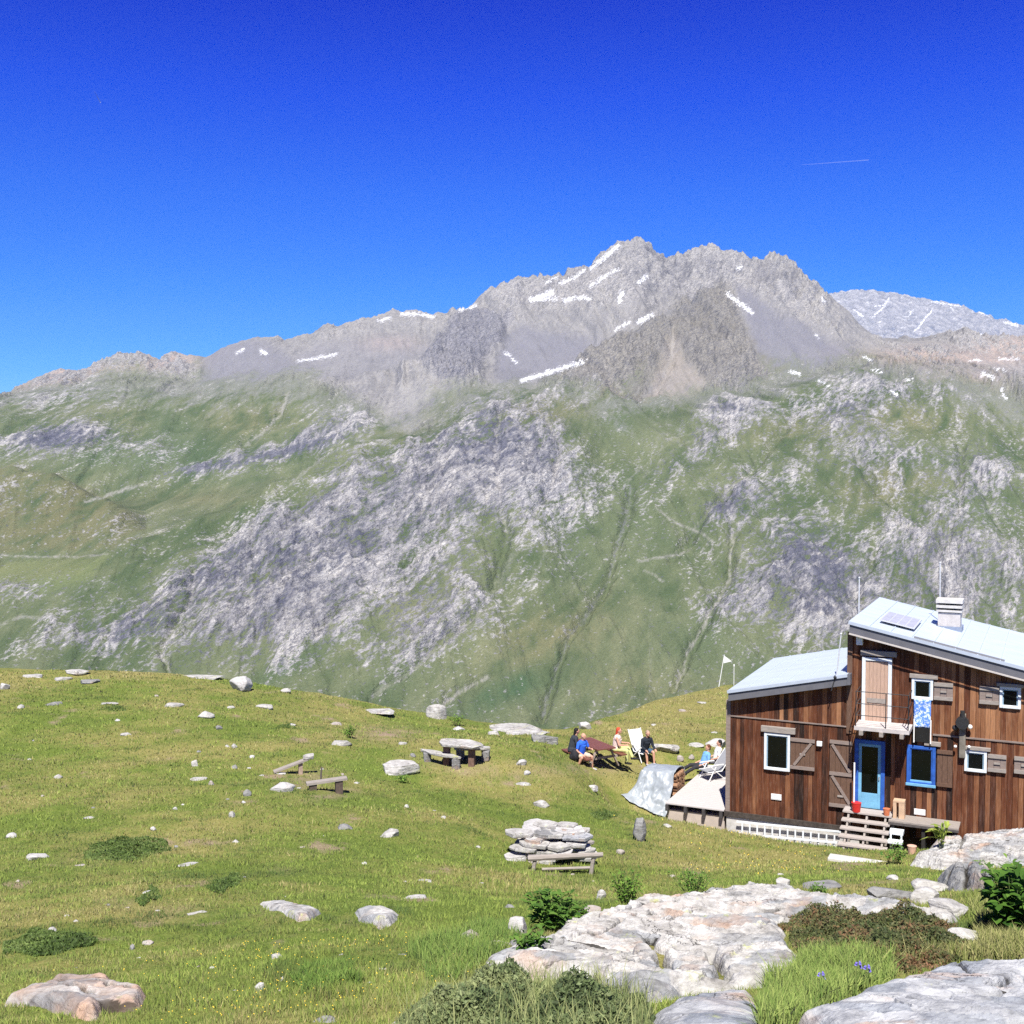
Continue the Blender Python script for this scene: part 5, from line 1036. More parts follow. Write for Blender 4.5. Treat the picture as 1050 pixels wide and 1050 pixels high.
f = MB(); f.tube([(-.82, 0, .36), (0, 0, .39), (.85, 0, .41)], [.06, .065, .055], 8); f.box(-.8, .8, -.02, .14, .35, .40); f.build('seat', GREYW, hb)
for x_ in (-.68, .62):
    f = MB(); f.tube([(x_ - .04, .02, -.1), (x_, .02, .2), (x_ + .03, .03, .37)], [.05, .045, .05], 7); f.build('leg', GREYW, hb)
f = MB(); f.tube([(-.5, .04, .1), (.62, .04, .11)], .032, 7); f.build('stretcher', GREYW, hb)
# deck chairs
def lounger(name, loc_, rz, label, fab, back=58, group='deck chairs by the hut'):
    e_ = empty(name, loc_, rz); tag(e_, label, 'deck chair', group)                      # sits along +x, back at -x
    bx, bz = -.25 - math.cos(R(back)) * .85, .36 + math.sin(R(back)) * .85
    f = MB(); f.hexa([(-.25, -.26, .34), (-.25, .26, .34), (bx, .26, bz - .02), (bx, -.26, bz - .02)], [(-.22, -.26, .36), (-.22, .26, .36), (bx + .03, .26, bz), (bx + .03, -.26, bz)]); f.build('backrest', fab, e_)
    f = MB(); f.box(-.25, .35, -.26, .26, .33, .36); f.build('seat', fab, e_)
    for s_ in (-1, 1):
        f = MB(); f.tube([(bx - .01, s_ * .29, bz + .02), (-.25, s_ * .29, .34), (.37, s_ * .29, .35)], .018, 6); f.build('frame', WHITE, e_)
        f = MB(); f.tube([(-.02, s_ * .31, .60), (.34, s_ * .31, 0)], .018, 6); f.build('leg', WHITE, e_)
        f = MB(); f.tube([(.30, s_ * .33, .58), (-.42, s_ * .33, 0)], .018, 6); f.build('leg', WHITE, e_)
        f = MB(); f.box(-.32, .34, s_ * .31 - .03, s_ * .31 + .03, .585, .61); f.build('armrest', WHITE, e_)
    return e_
FABW = plain('white_sling', (.72, .72, .70), .8, .06); FABG = plain('grey_mesh_sling', (.27, .275, .29), .8, .12, 30)
q = hit(660, 781); lw = lounger('deck_chair', (q.x, q.y + .1, ground(q.x, q.y + .1)), R(-62), 'white reclining deck chair with a dark-clad person sitting in it', FABW, 62)
dp = L2W(-1.5, 3.5, DK); lg = lounger('deck_chair', dp, R(205), 'grey mesh deck chair on the terrace turned away from the viewer', FABG, 50)
lg2 = lounger('deck_chair', L2W(-.75, 4.9, DK), R(215), 'grey deck chair half hidden by the hut corner', FABG, 60)
# flag pole and marker on the far knoll
p = hit(736.5, 704); fp = empty('flag_pole', p, 0); tag(fp, 'thin pale pole flying a small white pennant on the far knoll', 'flag pole'); m = p.y / F
f = MB(); f.tube([(0, 0, -.2), (.2 * m * 30, 0, 34 * m)], [.03, .022], 7); f.build('pole', WHITE, fp)
f = MB(); x_ = .19 * m * 30; f.hexa([(x_, 0, 33 * m), (x_, .015, 33 * m), (x_ + 8 * m, .03, 27 * m), (x_ + 8 * m, 0.01, 27 * m)][::-1], [(x_, 0, 33.2 * m), (x_, .015, 33.2 * m), (x_ + 8 * m, .03, 27.2 * m), (x_ - .02, .01, 25 * m)][::-1]); f.build('pennant', FABW, fp)
p = hit(752.5, 703); f = MB(); f.tube([(0, 0, -.2), (0, 0, 20 * m)], .02, 6); f.ball((0, 0, 20 * m), (.05, .05, .12), 1); o = f.build('marker_post', WHITE); o.location = p; tag(o, 'short white marker post on the knoll between pennant and roof', 'post')

# ------------------------------------------------------------------ people
SKIN = plain('fair_skin', (.55, .30, .21), .6, .08, 20); SKIN2 = plain('tanned_skin', (.42, .21, .14), .6, .08, 20)  # even skin tones, one fair and one tanned
def person(label, loc_, rz, cloth, seat=.45, lean=.12, thigh=((.42, .10, .0), (.42, -.10, .0)), shin=((.02, 0, -.44), (.05, 0, -.44)), arms=None, hair=(.05, .035, .03), skin=SKIN, turn=0, hairlong=False, bald=False, group='people sitting outside the hut'):
    """seated figure: x forward, origin on the ground under the hips; thigh/shin vectors left,right; arms: (elbow, wrist) offsets from the shoulder"""
    root = empty('person', loc_, rz); tag(root, label, 'person', group)
    hip = Vector((0, 0, seat + .10)); chest = hip + Vector((lean * .75, 0, .36)); neck = hip + Vector((lean, 0, .50)); head = neck + Vector((.03 + lean * .15, 0, .17))
    arms = arms or (((.05, .06, -.27), (.26, -.04, -.08)), ((.05, -.06, -.27), (.26, .04, -.08)))
    b = MB(); b.ball(hip, (.14, .18, .13), 3); b.cap(hip, chest, .135, .15, 16); b.ball(chest + Vector((0, 0, .03)), (.12, .19, .13), 3); b.cap(chest + Vector((0, 0, .06)), neck, .09, .055, 12); b.cap(neck, head - Vector((0, 0, .05)), .055, .055, 12)
    Mh = Matrix.Rotation(turn, 3, 'Z')
    b.ball(head, (.095, .075, .115), 3, Mh); b.ball(head + Mh @ Vector((.03, 0, -.055)), (.065, .055, .06), 2)
    b.ball(head + Mh @ Vector((.098, 0, -.012)), (.022, .014, .022), 2); b.ball(head + Mh @ Vector((.085, 0, -.055)), (.014, .026, .010), 2); b.ball(head + Mh @ Vector((.088, 0, .022)), (.012, .045, .01), 2)
    for s_ in (1, -1): b.ball(head + Mh @ Vector((-.005, s_ * .078, -.005)), (.02, .012, .03), 2)
    J = {}
    for i, s_ in enumerate((1, -1)):
        sh_ = chest + Vector((0, s_ * .185, .07)); el = sh_ + Vector(arms[i][0]); wr_ = el + Vector(arms[i][1]); J['a%d' % i] = (sh_, el, wr_)
        b.cap(sh_, el, .05, .04, 12); b.cap(el, wr_, .04, .027, 12)
        d = (wr_ - el).normalized(); sd = d.cross(Vector((0, 0, 1))); sd = sd.normalized() if sd.length > .1 else Vector((0, 1, 0)); up_ = sd.cross(d).normalized()
        pm = wr_ + d * .05; b.cap(wr_, pm + d * .02, .028, .034, 10)
        for k, L_ in enumerate((.062, .074, .069, .052)):                                 # four fingers, slightly curled
            r0 = pm + d * .03 + sd * (.027 - .018 * k); m1_ = r0 + d * L_ * .55 - up_ * .008; b.cap(r0, m1_, .0095, .009, 6); b.cap(m1_, m1_ + d * L_ * .35 - up_ * L_ * .35, .009, .008, 6)
        t0_ = wr_ + d * .025 + sd * .028; b.cap(t0_, t0_ + d * .04 + sd * .022 - up_ * .008, .012, .0095, 6)
        hj = hip + Vector((.02, s_ * .09, -.02)); kn = hj + Vector(thigh[i]); an = kn + Vector(shin[i]); J['l%d' % i] = (hj, kn, an)
        b.cap(hj, kn, .085, .055, 14); b.cap(kn, an, .055, .036, 12); b.ball(kn + Vector(shin[i]) * .3 + Vector((-.015, 0, 0)), (.052, .05, .09), 2)
        ft = Vector((shin[i][0] * .3 + .17, .03 * s_, -.035)); b.cap(an, an + Vector((-.03, 0, -.03)), .035, .034, 10); b.cap(an + Vector((0, 0, -.03)), an + ft, .036, .028, 10)
    b.build('body', skin, root, remesh=.0085)
    for nm, kind, mt in cloth:
        c = MB()
        if kind in ('tee', 'long', 'vest'):
            c.ball(hip, (.155, .195, .14), 3); c.cap(hip, chest, .152, .167, 16); c.ball(chest + Vector((0, 0, .03)), (.138, .205, .145), 3)
            for i in (0, 1):
                a_, e__, w__ = J['a%d' % i]
                if kind == 'tee': c.cap(a_, a_.lerp(e__, .7), .068, .062, 12)
                if kind == 'long': c.cap(a_, e__, .066, .056, 12); c.cap(e__, w__, .056, .042, 12)
        if kind in ('shorts', 'pants'):
            c.ball(hip - Vector((0, 0, .03)), (.16, .20, .12), 3)
            for i in (0, 1):
                a_, k__, n__ = J['l%d' % i]
                if kind == 'shorts': c.cap(a_, a_.lerp(k__, .72), .10, .088, 14)
                else: c.cap(a_, k__, .10, .074, 14); c.cap(k__, n__.lerp(k__, .08), .074, .062, 12)
        if kind == 'shoes':
            for i in (0, 1):
                c = MB(); n__ = J['l%d' % i][2]; sx = shin[i][0] * .3 + .18; c.cap(n__ + Vector((-.035, 0, -.02)), n__ + Vector((-.035, 0, -.045)), .048, .046, 10); c.cap(n__ + Vector((0, 0, -.035)), n__ + Vector((sx, .03 * (1 - 2 * i), -.045)), .047, .038, 10); c.build('shoe', mt, root, remesh=.011)
            continue
        c.build(nm, mt, root, remesh=.011)
    if not bald:
        c = MB(); c.ball(head + Mh @ Vector((-.022, 0, .03)), (.095, .085, .105), 3); c.ball(head + Mh @ Vector((-.05, 0, -.03)), (.06, .075, .08), 2)
        if hairlong: c.cap(head + Mh @ Vector((-.06, 0, -.03)), head + Mh @ Vector((-.10, 0, -.2)), .065, .045, 10)
        c.build('hair', plain('hair_%d' % int(hair[0] * 1000), hair, .7, .3, 40), root, remesh=.012)
    for s_ in (1, -1):
        c = MB(); c.ball(head + Mh @ Vector((.082, s_ * .032, .008)), (.01, .014, .008), 2); c.build('eye', DARKM, root)
    return root
def cl(nm, kind, c): return (nm, kind, plain('cloth_%s_%d_%d_%d' % (nm, c[0] * 99, c[1] * 99, c[2] * 99), c, .9, .18, 12))
Tm = Matrix.Translation(pt.location) @ Matrix.Rotation(R(28), 4, 'Z')
def at_table(x, y): return Tm @ Vector((x, y, 0))
KH = plain('shoe_grey', (.42, .42, .42), .7, .1)
person('person in a bright blue polo shirt and beige shorts sitting on the picnic bench', at_table(-.80, -.35), R(-48), [cl('polo_shirt', 'tee', (.03, .13, .66)), cl('shorts', 'shorts', (.55, .44, .34)), ('shoes', 'shoes', KH)], lean=.10, thigh=((.36, .12, -.06), (.34, -.20, -.02)), shin=((-.02, .04, -.42), (-.20, -.05, -.40)), arms=(((.08, .10, -.26), (.22, -.10, .04)), ((.02, -.10, -.27), (.18, .12, -.14))), turn=R(20), hair=(.45, .36, .30), bald=True)
person('person with dark hair in a dark top sitting behind the one in blue', at_table(-.74, .38), R(10), [cl('jacket', 'long', (.035, .04, .05)), cl('trousers', 'pants', (.05, .05, .06)), ('shoes', 'shoes', KH)], lean=.14, hair=(.012, .01, .01), hairlong=True)
person('person with red headscarf and yellow-green trousers sitting with crossed legs', at_table(.80, -.30), R(-14), [cl('vest_top', 'vest', (.72, .56, .50)), cl('trousers', 'pants', (.58, .60, .24)), cl('shoes', 'shoes', (.02, .02, .02))], lean=.06, thigh=((.42, -.03, .05), (.42, -.10, .0)), shin=((.18, -.08, -.34), (-.02, .02, -.44)), arms=(((.10, .05, -.26), (.24, -.10, .02)), ((.10, -.06, -.26), (.24, .08, .0))), hair=(.55, .07, .03), hairlong=True, turn=R(-6))
pw = lw.matrix_basis.copy(); lw_loc = Vector(lw.location)
Ml = Matrix.Translation(lw.location) @ Matrix.Rotation(R(-62), 4, 'Z')
person('person in black top with bare legs sitting forward in the white deck chair', Ml @ Vector((.12, 0, -.04)), R(-68), [cl('jumper', 'long', (.02, .025, .035)), cl('shorts', 'shorts', (.05, .10, .16)), ('shoes', 'shoes', KH)], seat=.40, lean=.16, hair=(.34, .24, .17), thigh=((.40, .05, -.02), (.40, -.08, -.02)), shin=((.06, 0, -.40), (.08, 0, -.40)), skin=SKIN)
Md = Matrix.Translation(lg.location) @ Matrix.Rotation(R(205), 4, 'Z')
person('person in a light blue top lounging with legs stretched on the terrace', L2W(-2.0, 4.1, DK), R(195), [cl('shirt', 'tee', (.16, .36, .62)), cl('leggings', 'pants', (.03, .03, .035)), cl('shoes', 'shoes', (.03, .03, .03))], seat=.22, lean=-.20, hair=(.12, .045, .02), thigh=((.42, .10, .02), (.42, -.10, .02)), shin=((.38, 0, -.20), (.38, 0, -.18)))
person('dark-haired person in a white top seated beside the grey deck chair', L2W(-1.62, 4.6, DK), R(180), [cl('white_top', 'tee', (.75, .73, .70)), cl('trousers', 'pants', (.12, .12, .14)), cl('shoes', 'shoes', (.03, .03, .03))], seat=.34, lean=-.12, hair=(.01, .01, .012))
person('person in a black jacket half hidden behind the hut corner', L2W(-1.1, 5.1, DK), R(200), [cl('black_jacket', 'long', (.018, .018, .025)), cl('trousers', 'pants', (.10, .02, .02)), cl('shoes', 'shoes', (.03, .03, .03))], seat=.50, lean=-.05, hair=(.015, .012, .012))
# backpack under the blue shirt
bp = at_table(-1.08, -.42); f = MB(); f.ball((0, 0, .22), (.17, .2, .24), 3); f.ball((-.13, 0, .16), (.09, .14, .13), 2); o = f.build('backpack', plain('black_nylon', (.02, .02, .025), .8, .3), None, remesh=.02); o.location = (bp.x, bp.y, ground(bp.x, bp.y) - .02); tag(o, 'black backpack lying on the grass behind the person in blue', 'backpack')
# ------------------------------------------------------------------ grass and plants
def leaf_mat(name, transl=.35, rough=.6, upn=.4):
    t = NT(name, rough, .25); a = t.attr('tint'); t.l(a.outputs['Color'], t.b.inputs['Base Color'])
    ge = t.n('ShaderNodeNewGeometry'); v1 = t.n('ShaderNodeVectorMath', operation='MULTIPLY_ADD'); t.l(ge.outputs['Normal'], v1.inputs[0]); v1.inputs[1].default_value = (1 - upn,) * 3; v1.inputs[2].default_value = (0, -.25 * upn, upn)
    v2 = t.n('ShaderNodeVectorMath', operation='NORMALIZE'); t.l(v1.outputs[0], v2.inputs[0]); t.l(v2.outputs[0], t.b.inputs['Normal'])
    tr_ = t.n('ShaderNodeBsdfTranslucent'); t.l(a.outputs['Color'], tr_.inputs['Color']); mx = t.n('ShaderNodeMixShader'); mx.inputs[0].default_value = transl
    t.l(t.b.outputs[0], mx.inputs[1]); t.l(tr_.outputs[0], mx.inputs[2]); t.l(mx.outputs[0], t.N['Material Output'].inputs['Surface']); return t.m
LEAF = leaf_mat('leaf'); BLADE = leaf_mat('grass_blade', .15, .7, .8)
def zone(px, py, blobs):
    s = np.zeros(np.shape(px))
    for b in blobs: s += b[5] * blob(px, py, *b[:5])
    return s
def blades(name, x, y, z, h, wd, colr, label_kind='stuff', lean=.5, seg=1):
    n_ = len(x); yaw = rng.uniform(0, np.pi, n_); la = rng.uniform(0, 2 * np.pi, n_); ln = h * np.abs(rng.normal(0, lean, n_))
    dx, dy = np.cos(yaw) * wd / 2, np.sin(yaw) * wd / 2; base = np.stack([x, y, z], -1); side = np.stack([dx, dy, 0 * dx], -1)
    tip = base + np.stack([np.cos(la) * ln, np.sin(la) * ln, h], -1)
    if seg == 1:
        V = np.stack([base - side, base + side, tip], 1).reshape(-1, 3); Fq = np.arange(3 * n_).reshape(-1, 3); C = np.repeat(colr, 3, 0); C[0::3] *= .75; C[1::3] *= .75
    else:
        mid = base + (tip - base) * .55 - np.stack([np.cos(la) * ln * .2, np.sin(la) * ln * .2, -h * .06], -1)
        V = np.stack([base - side, base + side, mid - side * .8, mid + side * .8, tip], 1).reshape(-1, 3); o = 5 * np.arange(n_)[:, None]
        Fq = np.concatenate([o + np.array([[0, 1, 3]]), o + np.array([[0, 3, 2]]), o + np.array([[2, 3, 4]])], 0); C = np.repeat(colr, 5, 0)
    o = npmesh(name, V, Fq, BLADE, {'tint': np.clip(C, 0, 1)}, smooth=False); tag(o, kind='stuff'); return o
def free(x, y, bare_too=True):
    ok = np.ones(len(x), bool)
    for pts, Z, xs, ys in SLABS:
        bb = (x > pts[:, 0].min()) & (x < pts[:, 0].max()) & (y > pts[:, 1].min()) & (y < pts[:, 1].max())
        if bb.any(): ok[bb] &= ~(inpoly(x[bb], y[bb], pts) & (dpoly(x[bb], y[bb], pts, True) > .03))
    lx = (x - P0.x) * dF[0] + (y - P0.y) * dF[1]; ly = -((x - P0.x) * nF[0] + (y - P0.y) * nF[1])
    ok &= ~((lx > -.1) & (ly > -.35) & (ly < 6.8)); ok &= ~((lx > sd0) & (lx < 0) & (ly > -.2) & (ly < 5.7))
    return ok
N = 600000
by = 6.5 * (74 / 6.5) ** rng.random(N); bx = (rng.uniform(-150, 1290, N) - CX) / F * by
cl1 = fbm(bx / .55, by / .55, 3, 401); keep = free(bx, by) & (by < ycrest(bx / by) + 1.5)
bx, by, cl1 = bx[keep], by[keep], cl1[keep]; bz = ground(bx, by); qpx, qpy = proj(bx, by, bz)
dryb = .5 + .9 * fbm(bx / 5, by / 5, 4, 21) + .4 * fbm(bx / 1.2, by / 1.2, 3, 23)
ZD = [(90,690,130,14,0,.5),(700,735,80,30,-10,.75),(650,790,50,40,0,.45),(780,880,70,16,5,.6),(560,800,40,30,0,.2),(700,850,40,25,0,.35),(150,850,60,30,0,.12),(300,1050,90,14,0,.25),(480,790,60,20,0,.25),(420,760,90,20,0,.15),(400,870,120,60,0,-.25),(480,980,60,40,0,-.35),(60,960,80,30,0,-.2),(600,880,60,20,0,-.1),(330,1000,80,30,0,-.2)]
dryb += zone(qpx, qpy, ZD)
bareb = zone(qpx, qpy, [(395,752,32,7,0,1),(315,800,26,8,-10,.9),(342,815,26,5,-8,.9),(470,786,38,8,8,.8),(865,890,14,14,30,.7),(610,788,42,7,0,.5),(180,935,30,8,0,.4),(120,925,40,8,10,.35),(275,935,18,7,0,.5),(555,898,22,5,0,.5)]) + sst(.34, .6, fbm(bx / 1.6, by / 2.2, 4, 31)) * .8
darkp = zone(qpx, qpy, [(45,965,60,14,0,.9),(130,870,44,10,0,.9),(285,742,24,7,0,.3),(40,905,60,25,0,.3),(210,905,30,14,0,.35),(150,912,25,14,0,.4),(620,835,20,8,0,.6),(600,905,40,16,0,.3),(320,1000,40,14,0,.35),(100,690,24,5,0,.3),(110,726,16,5,0,.4),(560,840,50,20,0,.2),(240,900,30,20,0,.2)]) + .9 * sst(.12, .5, fbm(bx / 2.2, by / 2.2, 4, 405))
kp = rng.random(len(bx)) > bareb * .85; bx, by, bz, cl1, dryb, darkp, qpx, qpy = [q[kp] for q in (bx, by, bz, cl1, dryb, darkp, qpx, qpy)]
n_ = len(bx); rv = rng.random(n_)
g0 = mix(cc(.085, .135, .022), cc(.25, .31, .062), rng.random(n_)[:, None]); g1 = mix(cc(.22, .19, .06), cc(.42, .36, .17), rng.random(n_)[:, None])
dm = sst(.42, 1.22, dryb + .5 * fbm(bx / 1.7, by / 1.7, 3, 27) + rng.normal(0, .28, n_)); gc = g0 + (g1 - g0) * dm[:, None]
gc = lay(gc, mix(cc(.035, .07, .015), cc(.10, .15, .035), rng.random(n_)[:, None]), np.clip(darkp + rng.normal(0, .15, n_), 0, .9))
tall = zone(qpx, qpy, [(470,985,60,30,0,1.2),(330,1005,60,20,0,.9),(560,900,60,20,0,.6),(380,1030,80,20,0,.7),(100,1030,60,12,0,.6),(240,1020,60,20,0,.6),(950,960,90,30,0,.8),(1000,900,60,20,0,.5)])
gc = gc * 1.16 * (1 + .38 * fbm(bx / .8, by / .8, 3, 29) + .25 * fbm(bx / 3.5, by / 3.5, 2, 28))[:, None]
bh = (.036 + .045 * rng.random(n_)) * (.55 + 1.3 * np.clip(cl1 + .35, 0, 1)) * (1 + .8 * np.clip(tall, 0, 1.3)) * (.7 + .3 * np.clip(by / 25, 0, 1.6))
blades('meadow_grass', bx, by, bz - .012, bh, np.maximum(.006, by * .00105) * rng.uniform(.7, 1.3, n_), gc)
def in_px(poly, n_, y0=6, y1=40):
    """random ground points whose picture position falls inside a pixel polygon"""
    p = np.array(poly, float); X, Y, Z = [], [], []; got = 0
    w0_ = np.array([[*hit(a, b)] for a, b in poly]); lo, hi = w0_.min(0), w0_.max(0); wp_ = w0_[:, :2]
    while got < n_:
        x = rng.uniform(lo[0], hi[0], n_); y = rng.uniform(lo[1], hi[1], n_); k = inpoly(x + .12 * fbm(x * 2, y * 2, 2, 411), y + .12 * fbm(x * 2 + 7, y * 2, 2, 413), wp_); X.append(x[k]); Y.append(y[k]); got += k.sum()
    X = np.concatenate(X)[:n_]; Y = np.concatenate(Y)[:n_]; return X, Y
# tall grass patches
for poly, n_, h0_, h1_, ca, cb, nm in [([(778,1065),(783,1010),(815,992),(890,985),(920,1003),(880,1022),(840,1040),(815,1065)], 9000, .13, .30, cc(.10, .17, .03), cc(.30, .36, .10), 'tall_grass'),
        ([(895,1000),(960,985),(1060,990),(1080,960),(1010,945),(1000,975),(930,990)], 7000, .10, .26, cc(.12, .15, .03), cc(.40, .37, .16), 'tall_grass'),
        ([(420,975),(500,950),(545,955),(500,985),(480,1005),(440,1010)], 5000, .10, .22, cc(.08, .15, .025), cc(.22, .29, .07), 'tall_grass'),
        ([(990,930),(1060,905),(1080,940),(1010,960)], 3500, .10, .28, cc(.12, .16, .03), cc(.36, .36, .13), 'tall_grass'),
        ([(300,1000),(360,985),(370,1010),(310,1020)], 2500, .08, .18, cc(.07, .14, .02), cc(.20, .28, .06), 'tall_grass')]:
    x, y = in_px(poly, n_); k = free(x, y); x, y = x[k], y[k]; q = len(x)
    blades(nm, x, y, ground(x, y) - .02, rng.uniform(h0_, h1_, q) * (.7 + .5 * (fbm(x * 1.5, y * 1.5, 2, 421) + .5)), rng.uniform(.007, .013, q), mix(ca, cb, rng.random(q)[:, None] ** 1.3), lean=.45, seg=2)
# dwarf-shrub mats: a springy layer of small leaves
def mat_layer(name, poly, n_, hgt, cols3, size=.022):
    x, y = in_px(poly, n_); pts = np.array([[*hit(a, b)][:2] for a, b in poly]); e_ = sst(0, .45, dpoly(x, y, pts, True))
    bump_ = np.clip(.30 + 1.25 * fbm(x * 2.4, y * 2.4, 4, 431) + .25, .08, 1.4) * (.35 + .65 * e_); u = rng.random(n_) ** .6; z = ground(x, y) + hgt * bump_ * u
    s_ = size * rng.uniform(.6, 1.4, n_); a = rng.normal(size=(n_, 3)); a /= np.linalg.norm(a, axis=1)[:, None]; b = np.cross(a, rng.normal(size=(n_, 3))); b /= np.linalg.norm(b, axis=1)[:, None]
    c = np.stack([x, y, z], -1); a *= s_[:, None]; b *= .42 * s_[:, None]
    V = np.stack([c - a, c + b, c + a, c - b], 1).reshape(-1, 3); t_ = np.clip(.5 + .9 * fbm(x * 1.3, y * 1.3, 3, 437) + rng.normal(0, .2, n_), 0, 1)[:, None]
    C = np.where(t_ < .5, mix(cols3[0], cols3[1], t_ * 2), mix(cols3[1], cols3[2], t_ * 2 - 1)) * rng.uniform(.6, 1.6, (n_, 1))
    o = npmesh(name, V, np.arange(4 * n_).reshape(-1, 4), LEAF, {'tint': np.repeat(np.clip(C, 0, 1), 4, 0)}, smooth=False); tag(o, kind='stuff')
mat_layer('dwarf_shrub', [(785,945),(805,935),(850,938),(900,942),(955,946),(985,952),(1000,975),(985,990),(940,1000),(890,1002),(850,998),(825,985),(812,965)], 60000, .26, (cc(.05, .075, .025), cc(.11, .12, .045), cc(.21, .11, .06)))
mat_layer('dwarf_shrub', [(395,1070),(420,1045),(455,1030),(490,1015),(540,1012),(590,1018),(640,1028),(668,1040),(668,1070)], 75000, .34, (cc(.05, .075, .03), cc(.12, .16, .065), cc(.22, .25, .11)))
x, y = in_px([(400,1070),(440,1035),(500,1012),(600,1015),(665,1035),(668,1070)], 2200); q = len(x)
blades('shrub_grass', x, y, ground(x, y), rng.uniform(.16, .34, q), rng.uniform(.005, .009, q), mix(cc(.10, .14, .04), cc(.33, .35, .15), rng.random(q)[:, None]), lean=.4, seg=2)
for poly, n_ in (([(5,968),(40,955),(95,958),(100,970),(50,980),(8,978)], 9000), ([(90,868),(125,858),(170,862),(175,872),(130,884),(85,882)], 9000), ([(210,910),(240,893),(250,905),(225,918)], 3000), ([(140,925),(155,908),(165,918),(150,930)], 2000), ([(605,835),(620,830),(635,836),(618,842)], 1800), ([(95,690),(112,683),(125,690)], 900), ([(100,729),(120,723),(130,729)], 900), ([(275,748),(300,741),(305,748)], 900)):
    mat_layer('cushion_shrub', poly, n_, .12, (cc(.05, .085, .02), cc(.09, .14, .03), cc(.16, .21, .06)), .03)
# leafy plants
def plant(name, px, py, wpx, hpx, nl, L_, label, cat='plant', c0=(.05, .12, .02), c1=(.16, .28, .05), asp=.42, upright=.5, group='leafy plants among the rocks', stems=8):
    p = hit(px, py); m = p.y / F; Rr, H = wpx * m / 2, hpx * m * 1.08; p.z = top(p.x, p.y); root = empty(name, p); tag(root, label, cat, group); r = np.random.default_rng(int(px * 7 + py))
    f = MB(); tips = []
    for k in range(stems):
        a = r.uniform(0, 6.28); d = Rr * .75 * math.sqrt(r.random()); hh = H * r.uniform(.55, .95) * (1 - .35 * (d / Rr) ** 2); e_ = Vector((math.cos(a) * d, math.sin(a) * d * .8, hh)); f.tube([(e_.x * .3, e_.y * .3, -.05), (e_.x * .7, e_.y * .7, hh * .55), tuple(e_)], [.008, .006, .004], 5); tips.append(e_)
    f.build('stem', plain('green_stem', (.12, .15, .05), .7, .3), root)
    V, Fq, C = [], [], []
    for k in range(nl):
        e_ = tips[k % len(tips)]; t_ = r.uniform(.12, 1.0) ** .8; b = Vector((e_.x * (.3 + .7 * t_) + r.normal(0, .12) * Rr, e_.y * (.3 + .7 * t_) + r.normal(0, .12) * Rr, max(.02, e_.z * t_)))
        a = r.uniform(0, 6.28); out = Vector((math.cos(a) + .8 * b.x / Rr, math.sin(a) + .8 * b.y / Rr, 0)).normalized(); el = r.normal(upright, .35); d = Vector((out.x * math.cos(el), out.y * math.cos(el), math.sin(el))); sd = d.cross(Vector((0, 0, 1))).normalized(); nm = sd.cross(d)
        ll = L_ * r.uniform(.55, 1.25); cl_ = np.array(c0) + (np.array(c1) - np.array(c0)) * min(1, max(0, r.normal(.5, .28))); i = len(V)
        for q, (u, w_) in enumerate(((0, .06), (.3, .85), (.62, 1), (.86, .6), (1, .03))):
            c_ = b + d * (ll * u) - Vector((0, 0, 1)) * ll * .35 * u * u; wv = ll * asp * .5 * w_
            V += [c_ - sd * wv + nm * wv * .35, c_, c_ + sd * wv + nm * wv * .35]; C += [cl_] * 3
        for q in range(4):
            o_ = i + 3 * q; Fq += [(o_, o_ + 1, o_ + 4, o_ + 3), (o_ + 1, o_ + 2, o_ + 5, o_ + 4)]
    npmesh('foliage', np.array([tuple(v) for v in V]), Fq, LEAF, {'tint': np.clip(np.array(C), 0, 1)}, parent=root)
    return root
plant('dock_plant', 566, 955, 66, 44, 420, .15, 'large clump of broad dark green dock leaves beside the tall pale block', stems=22)
plant('dock_plant', 545, 985, 46, 22, 140, .10, 'low leafy growth in front of the rust-coloured flat stone', stems=14)
plant('shrub', 642, 927, 50, 38, 420, .07, 'bright green bushy shrub beside the white upright stone', 'shrub', (.06, .15, .02), (.22, .36, .06), stems=22)
plant('shrub', 712, 924, 68, 26, 420, .06, 'wide low green shrub along the top edge of the big slab', 'shrub', (.05, .13, .02), (.18, .32, .05), stems=24)
plant('shrub', 590, 940, 40, 18, 160, .07, 'small green shrub between dock clump and pinkish stone', 'shrub', stems=12)
plant('dock_plant', 1040, 962, 86, 76, 520, .19, 'tall glossy broad-leaved bush cut by the photo edge', 'bush', (.03, .085, .012), (.12, .24, .035), .5, stems=26)
plant('dock_plant', 1035, 912, 70, 26, 240, .12, 'leafy undergrowth behind the tall glossy bush', 'plant', (.06, .14, .02), (.20, .32, .06), stems=16)
plant('fern_plant', 966, 882, 22, 28, 34, .42, 'yellow-green rosette of upright leaves below the platform', 'plant', (.20, .28, .04), (.42, .48, .10), .22, 1.05, stems=6)
plant('dock_plant', 916, 886, 34, 28, 110, .13, 'leafy green plant growing at the foot of the steps', 'plant', (.07, .17, .03), (.22, .36, .07), stems=10)
plant('shrub', 469, 745, 21, 15, 130, .13, 'small bright shrub on the brow beside the tooth-shaped boulder', 'shrub', (.07, .17, .02), (.24, .38, .06), stems=10)
plant('shrub', 358, 757, 20, 13, 110, .13, 'small leafy shrub above the pale stones on the meadow', 'shrub', (.06, .14, .02), (.2, .32, .06), stems=10)
plant('shrub', 413, 803, 18, 9, 60, .12, 'little tuft of green leaves under the large speckled boulder', 'plant', (.06, .14, .02), (.2, .32, .06), stems=8)
plant('dock_plant', 838, 920, 30, 14, 130, .07, 'green leaves growing out from under the split plate', 'plant', (.05, .12, .02), (.16, .28, .05), stems=12)
plant('dock_plant', 1005, 892, 40, 10, 110, .10, 'green leaves on the ledge of the bedrock hump', 'plant', (.08, .17, .03), (.24, .36, .08), stems=10)
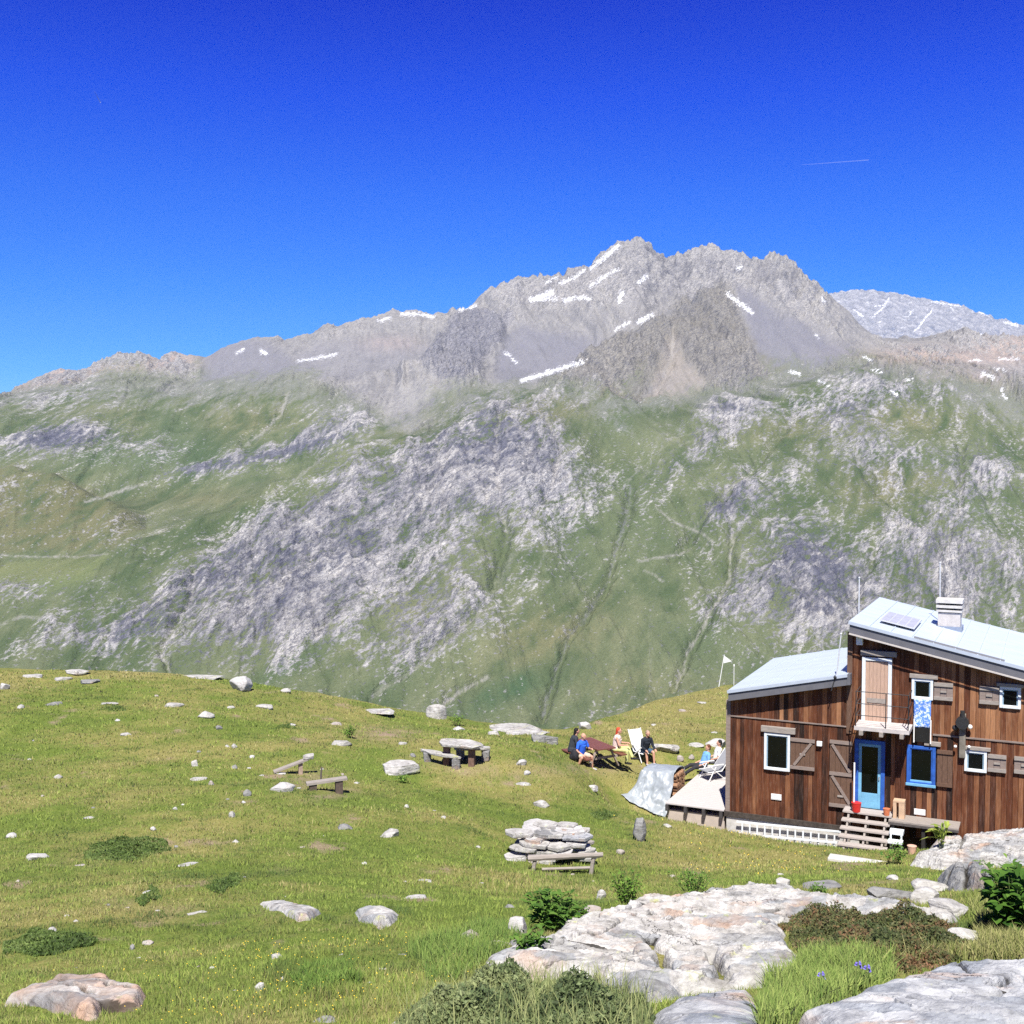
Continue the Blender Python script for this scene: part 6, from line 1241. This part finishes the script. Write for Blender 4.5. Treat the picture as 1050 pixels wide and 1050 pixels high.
for i, (a, b) in enumerate([(876, 1004), (885, 1009), (838, 1016)]):
    p = hit(a, b + 14); root = empty('bellflower', (p.x, p.y, ground(p.x, p.y))); tag(root, 'violet-blue bellflower on a thin stem in the tall grass', 'flower', 'bellflowers in the tall grass')
    f = MB(); f.tube([(0, 0, 0), (.01, 0, .16), (.03, 0, .26)], .003, 5); f.build('stem', plain('green_stem', (.12, .15, .05)), root)
    for k in range(4):
        f = MB(); an = k * 1.7; c_ = Vector((.03 + .014 * math.cos(an), .014 * math.sin(an), .24 + .014 * k)); f.tube([c_, c_ + Vector((.008 * math.cos(an), .008 * math.sin(an), -.013)), c_ + Vector((.012 * math.cos(an), .012 * math.sin(an), -.028))], [.004, .010, .013], 8); f.build('bell', plain('violet_petal', (.17, .14, .50), .7, .15), root)
q = 330; a_ = rng.random(q) < .7
fx, fy = np.where(a_, rng.normal(300, 90, q), rng.normal(780, 50, q)), np.where(a_, rng.normal(1020, 22, q), rng.normal(885, 9, q)); ky = np.where(a_, 11.5, 30) * rng.uniform(.8, 1.25, q); fx_ = (fx - CX) / F * ky; k = free(fx_, ky); fx_, ky = fx_[k], ky[k]; fz = ground(fx_, ky) + .08
s_ = np.maximum(.006, ky * .0005); V = np.stack([np.stack([fx_ - s_, ky, fz], -1), np.stack([fx_, ky - s_ * .5, fz - s_ * .5], -1), np.stack([fx_ + s_, ky, fz], -1), np.stack([fx_, ky + s_ * .5, fz + s_ * .7], -1)], 1).reshape(-1, 3)
tag(npmesh('yellow_flowers', V, np.arange(len(V)).reshape(-1, 4), plain('yellow_petal', (.75, .52, .04), .7, .1), smooth=False), kind='stuff')
# vapour trails high above
for n_, (x0, y0, x1, y1, wd) in enumerate(((822, 169, 891, 164, 9), (97, 94, 103, 105, 12))):
    a_, b_ = Vector(unp(x0, y0, 24000)), Vector(unp(x1, y1, 24500)); f = MB(); f.tube([a_, a_.lerp(b_, .5), b_], [wd * .3, wd * .8, wd], 8)
    t = NT('vapour', 1, 0); t.b.inputs['Alpha'].default_value = (.10, .3)[n_]; o = f.build('vapour_trail', t.col((.85, .87, .9))); tag(o, kind='stuff')
#@@NEXT
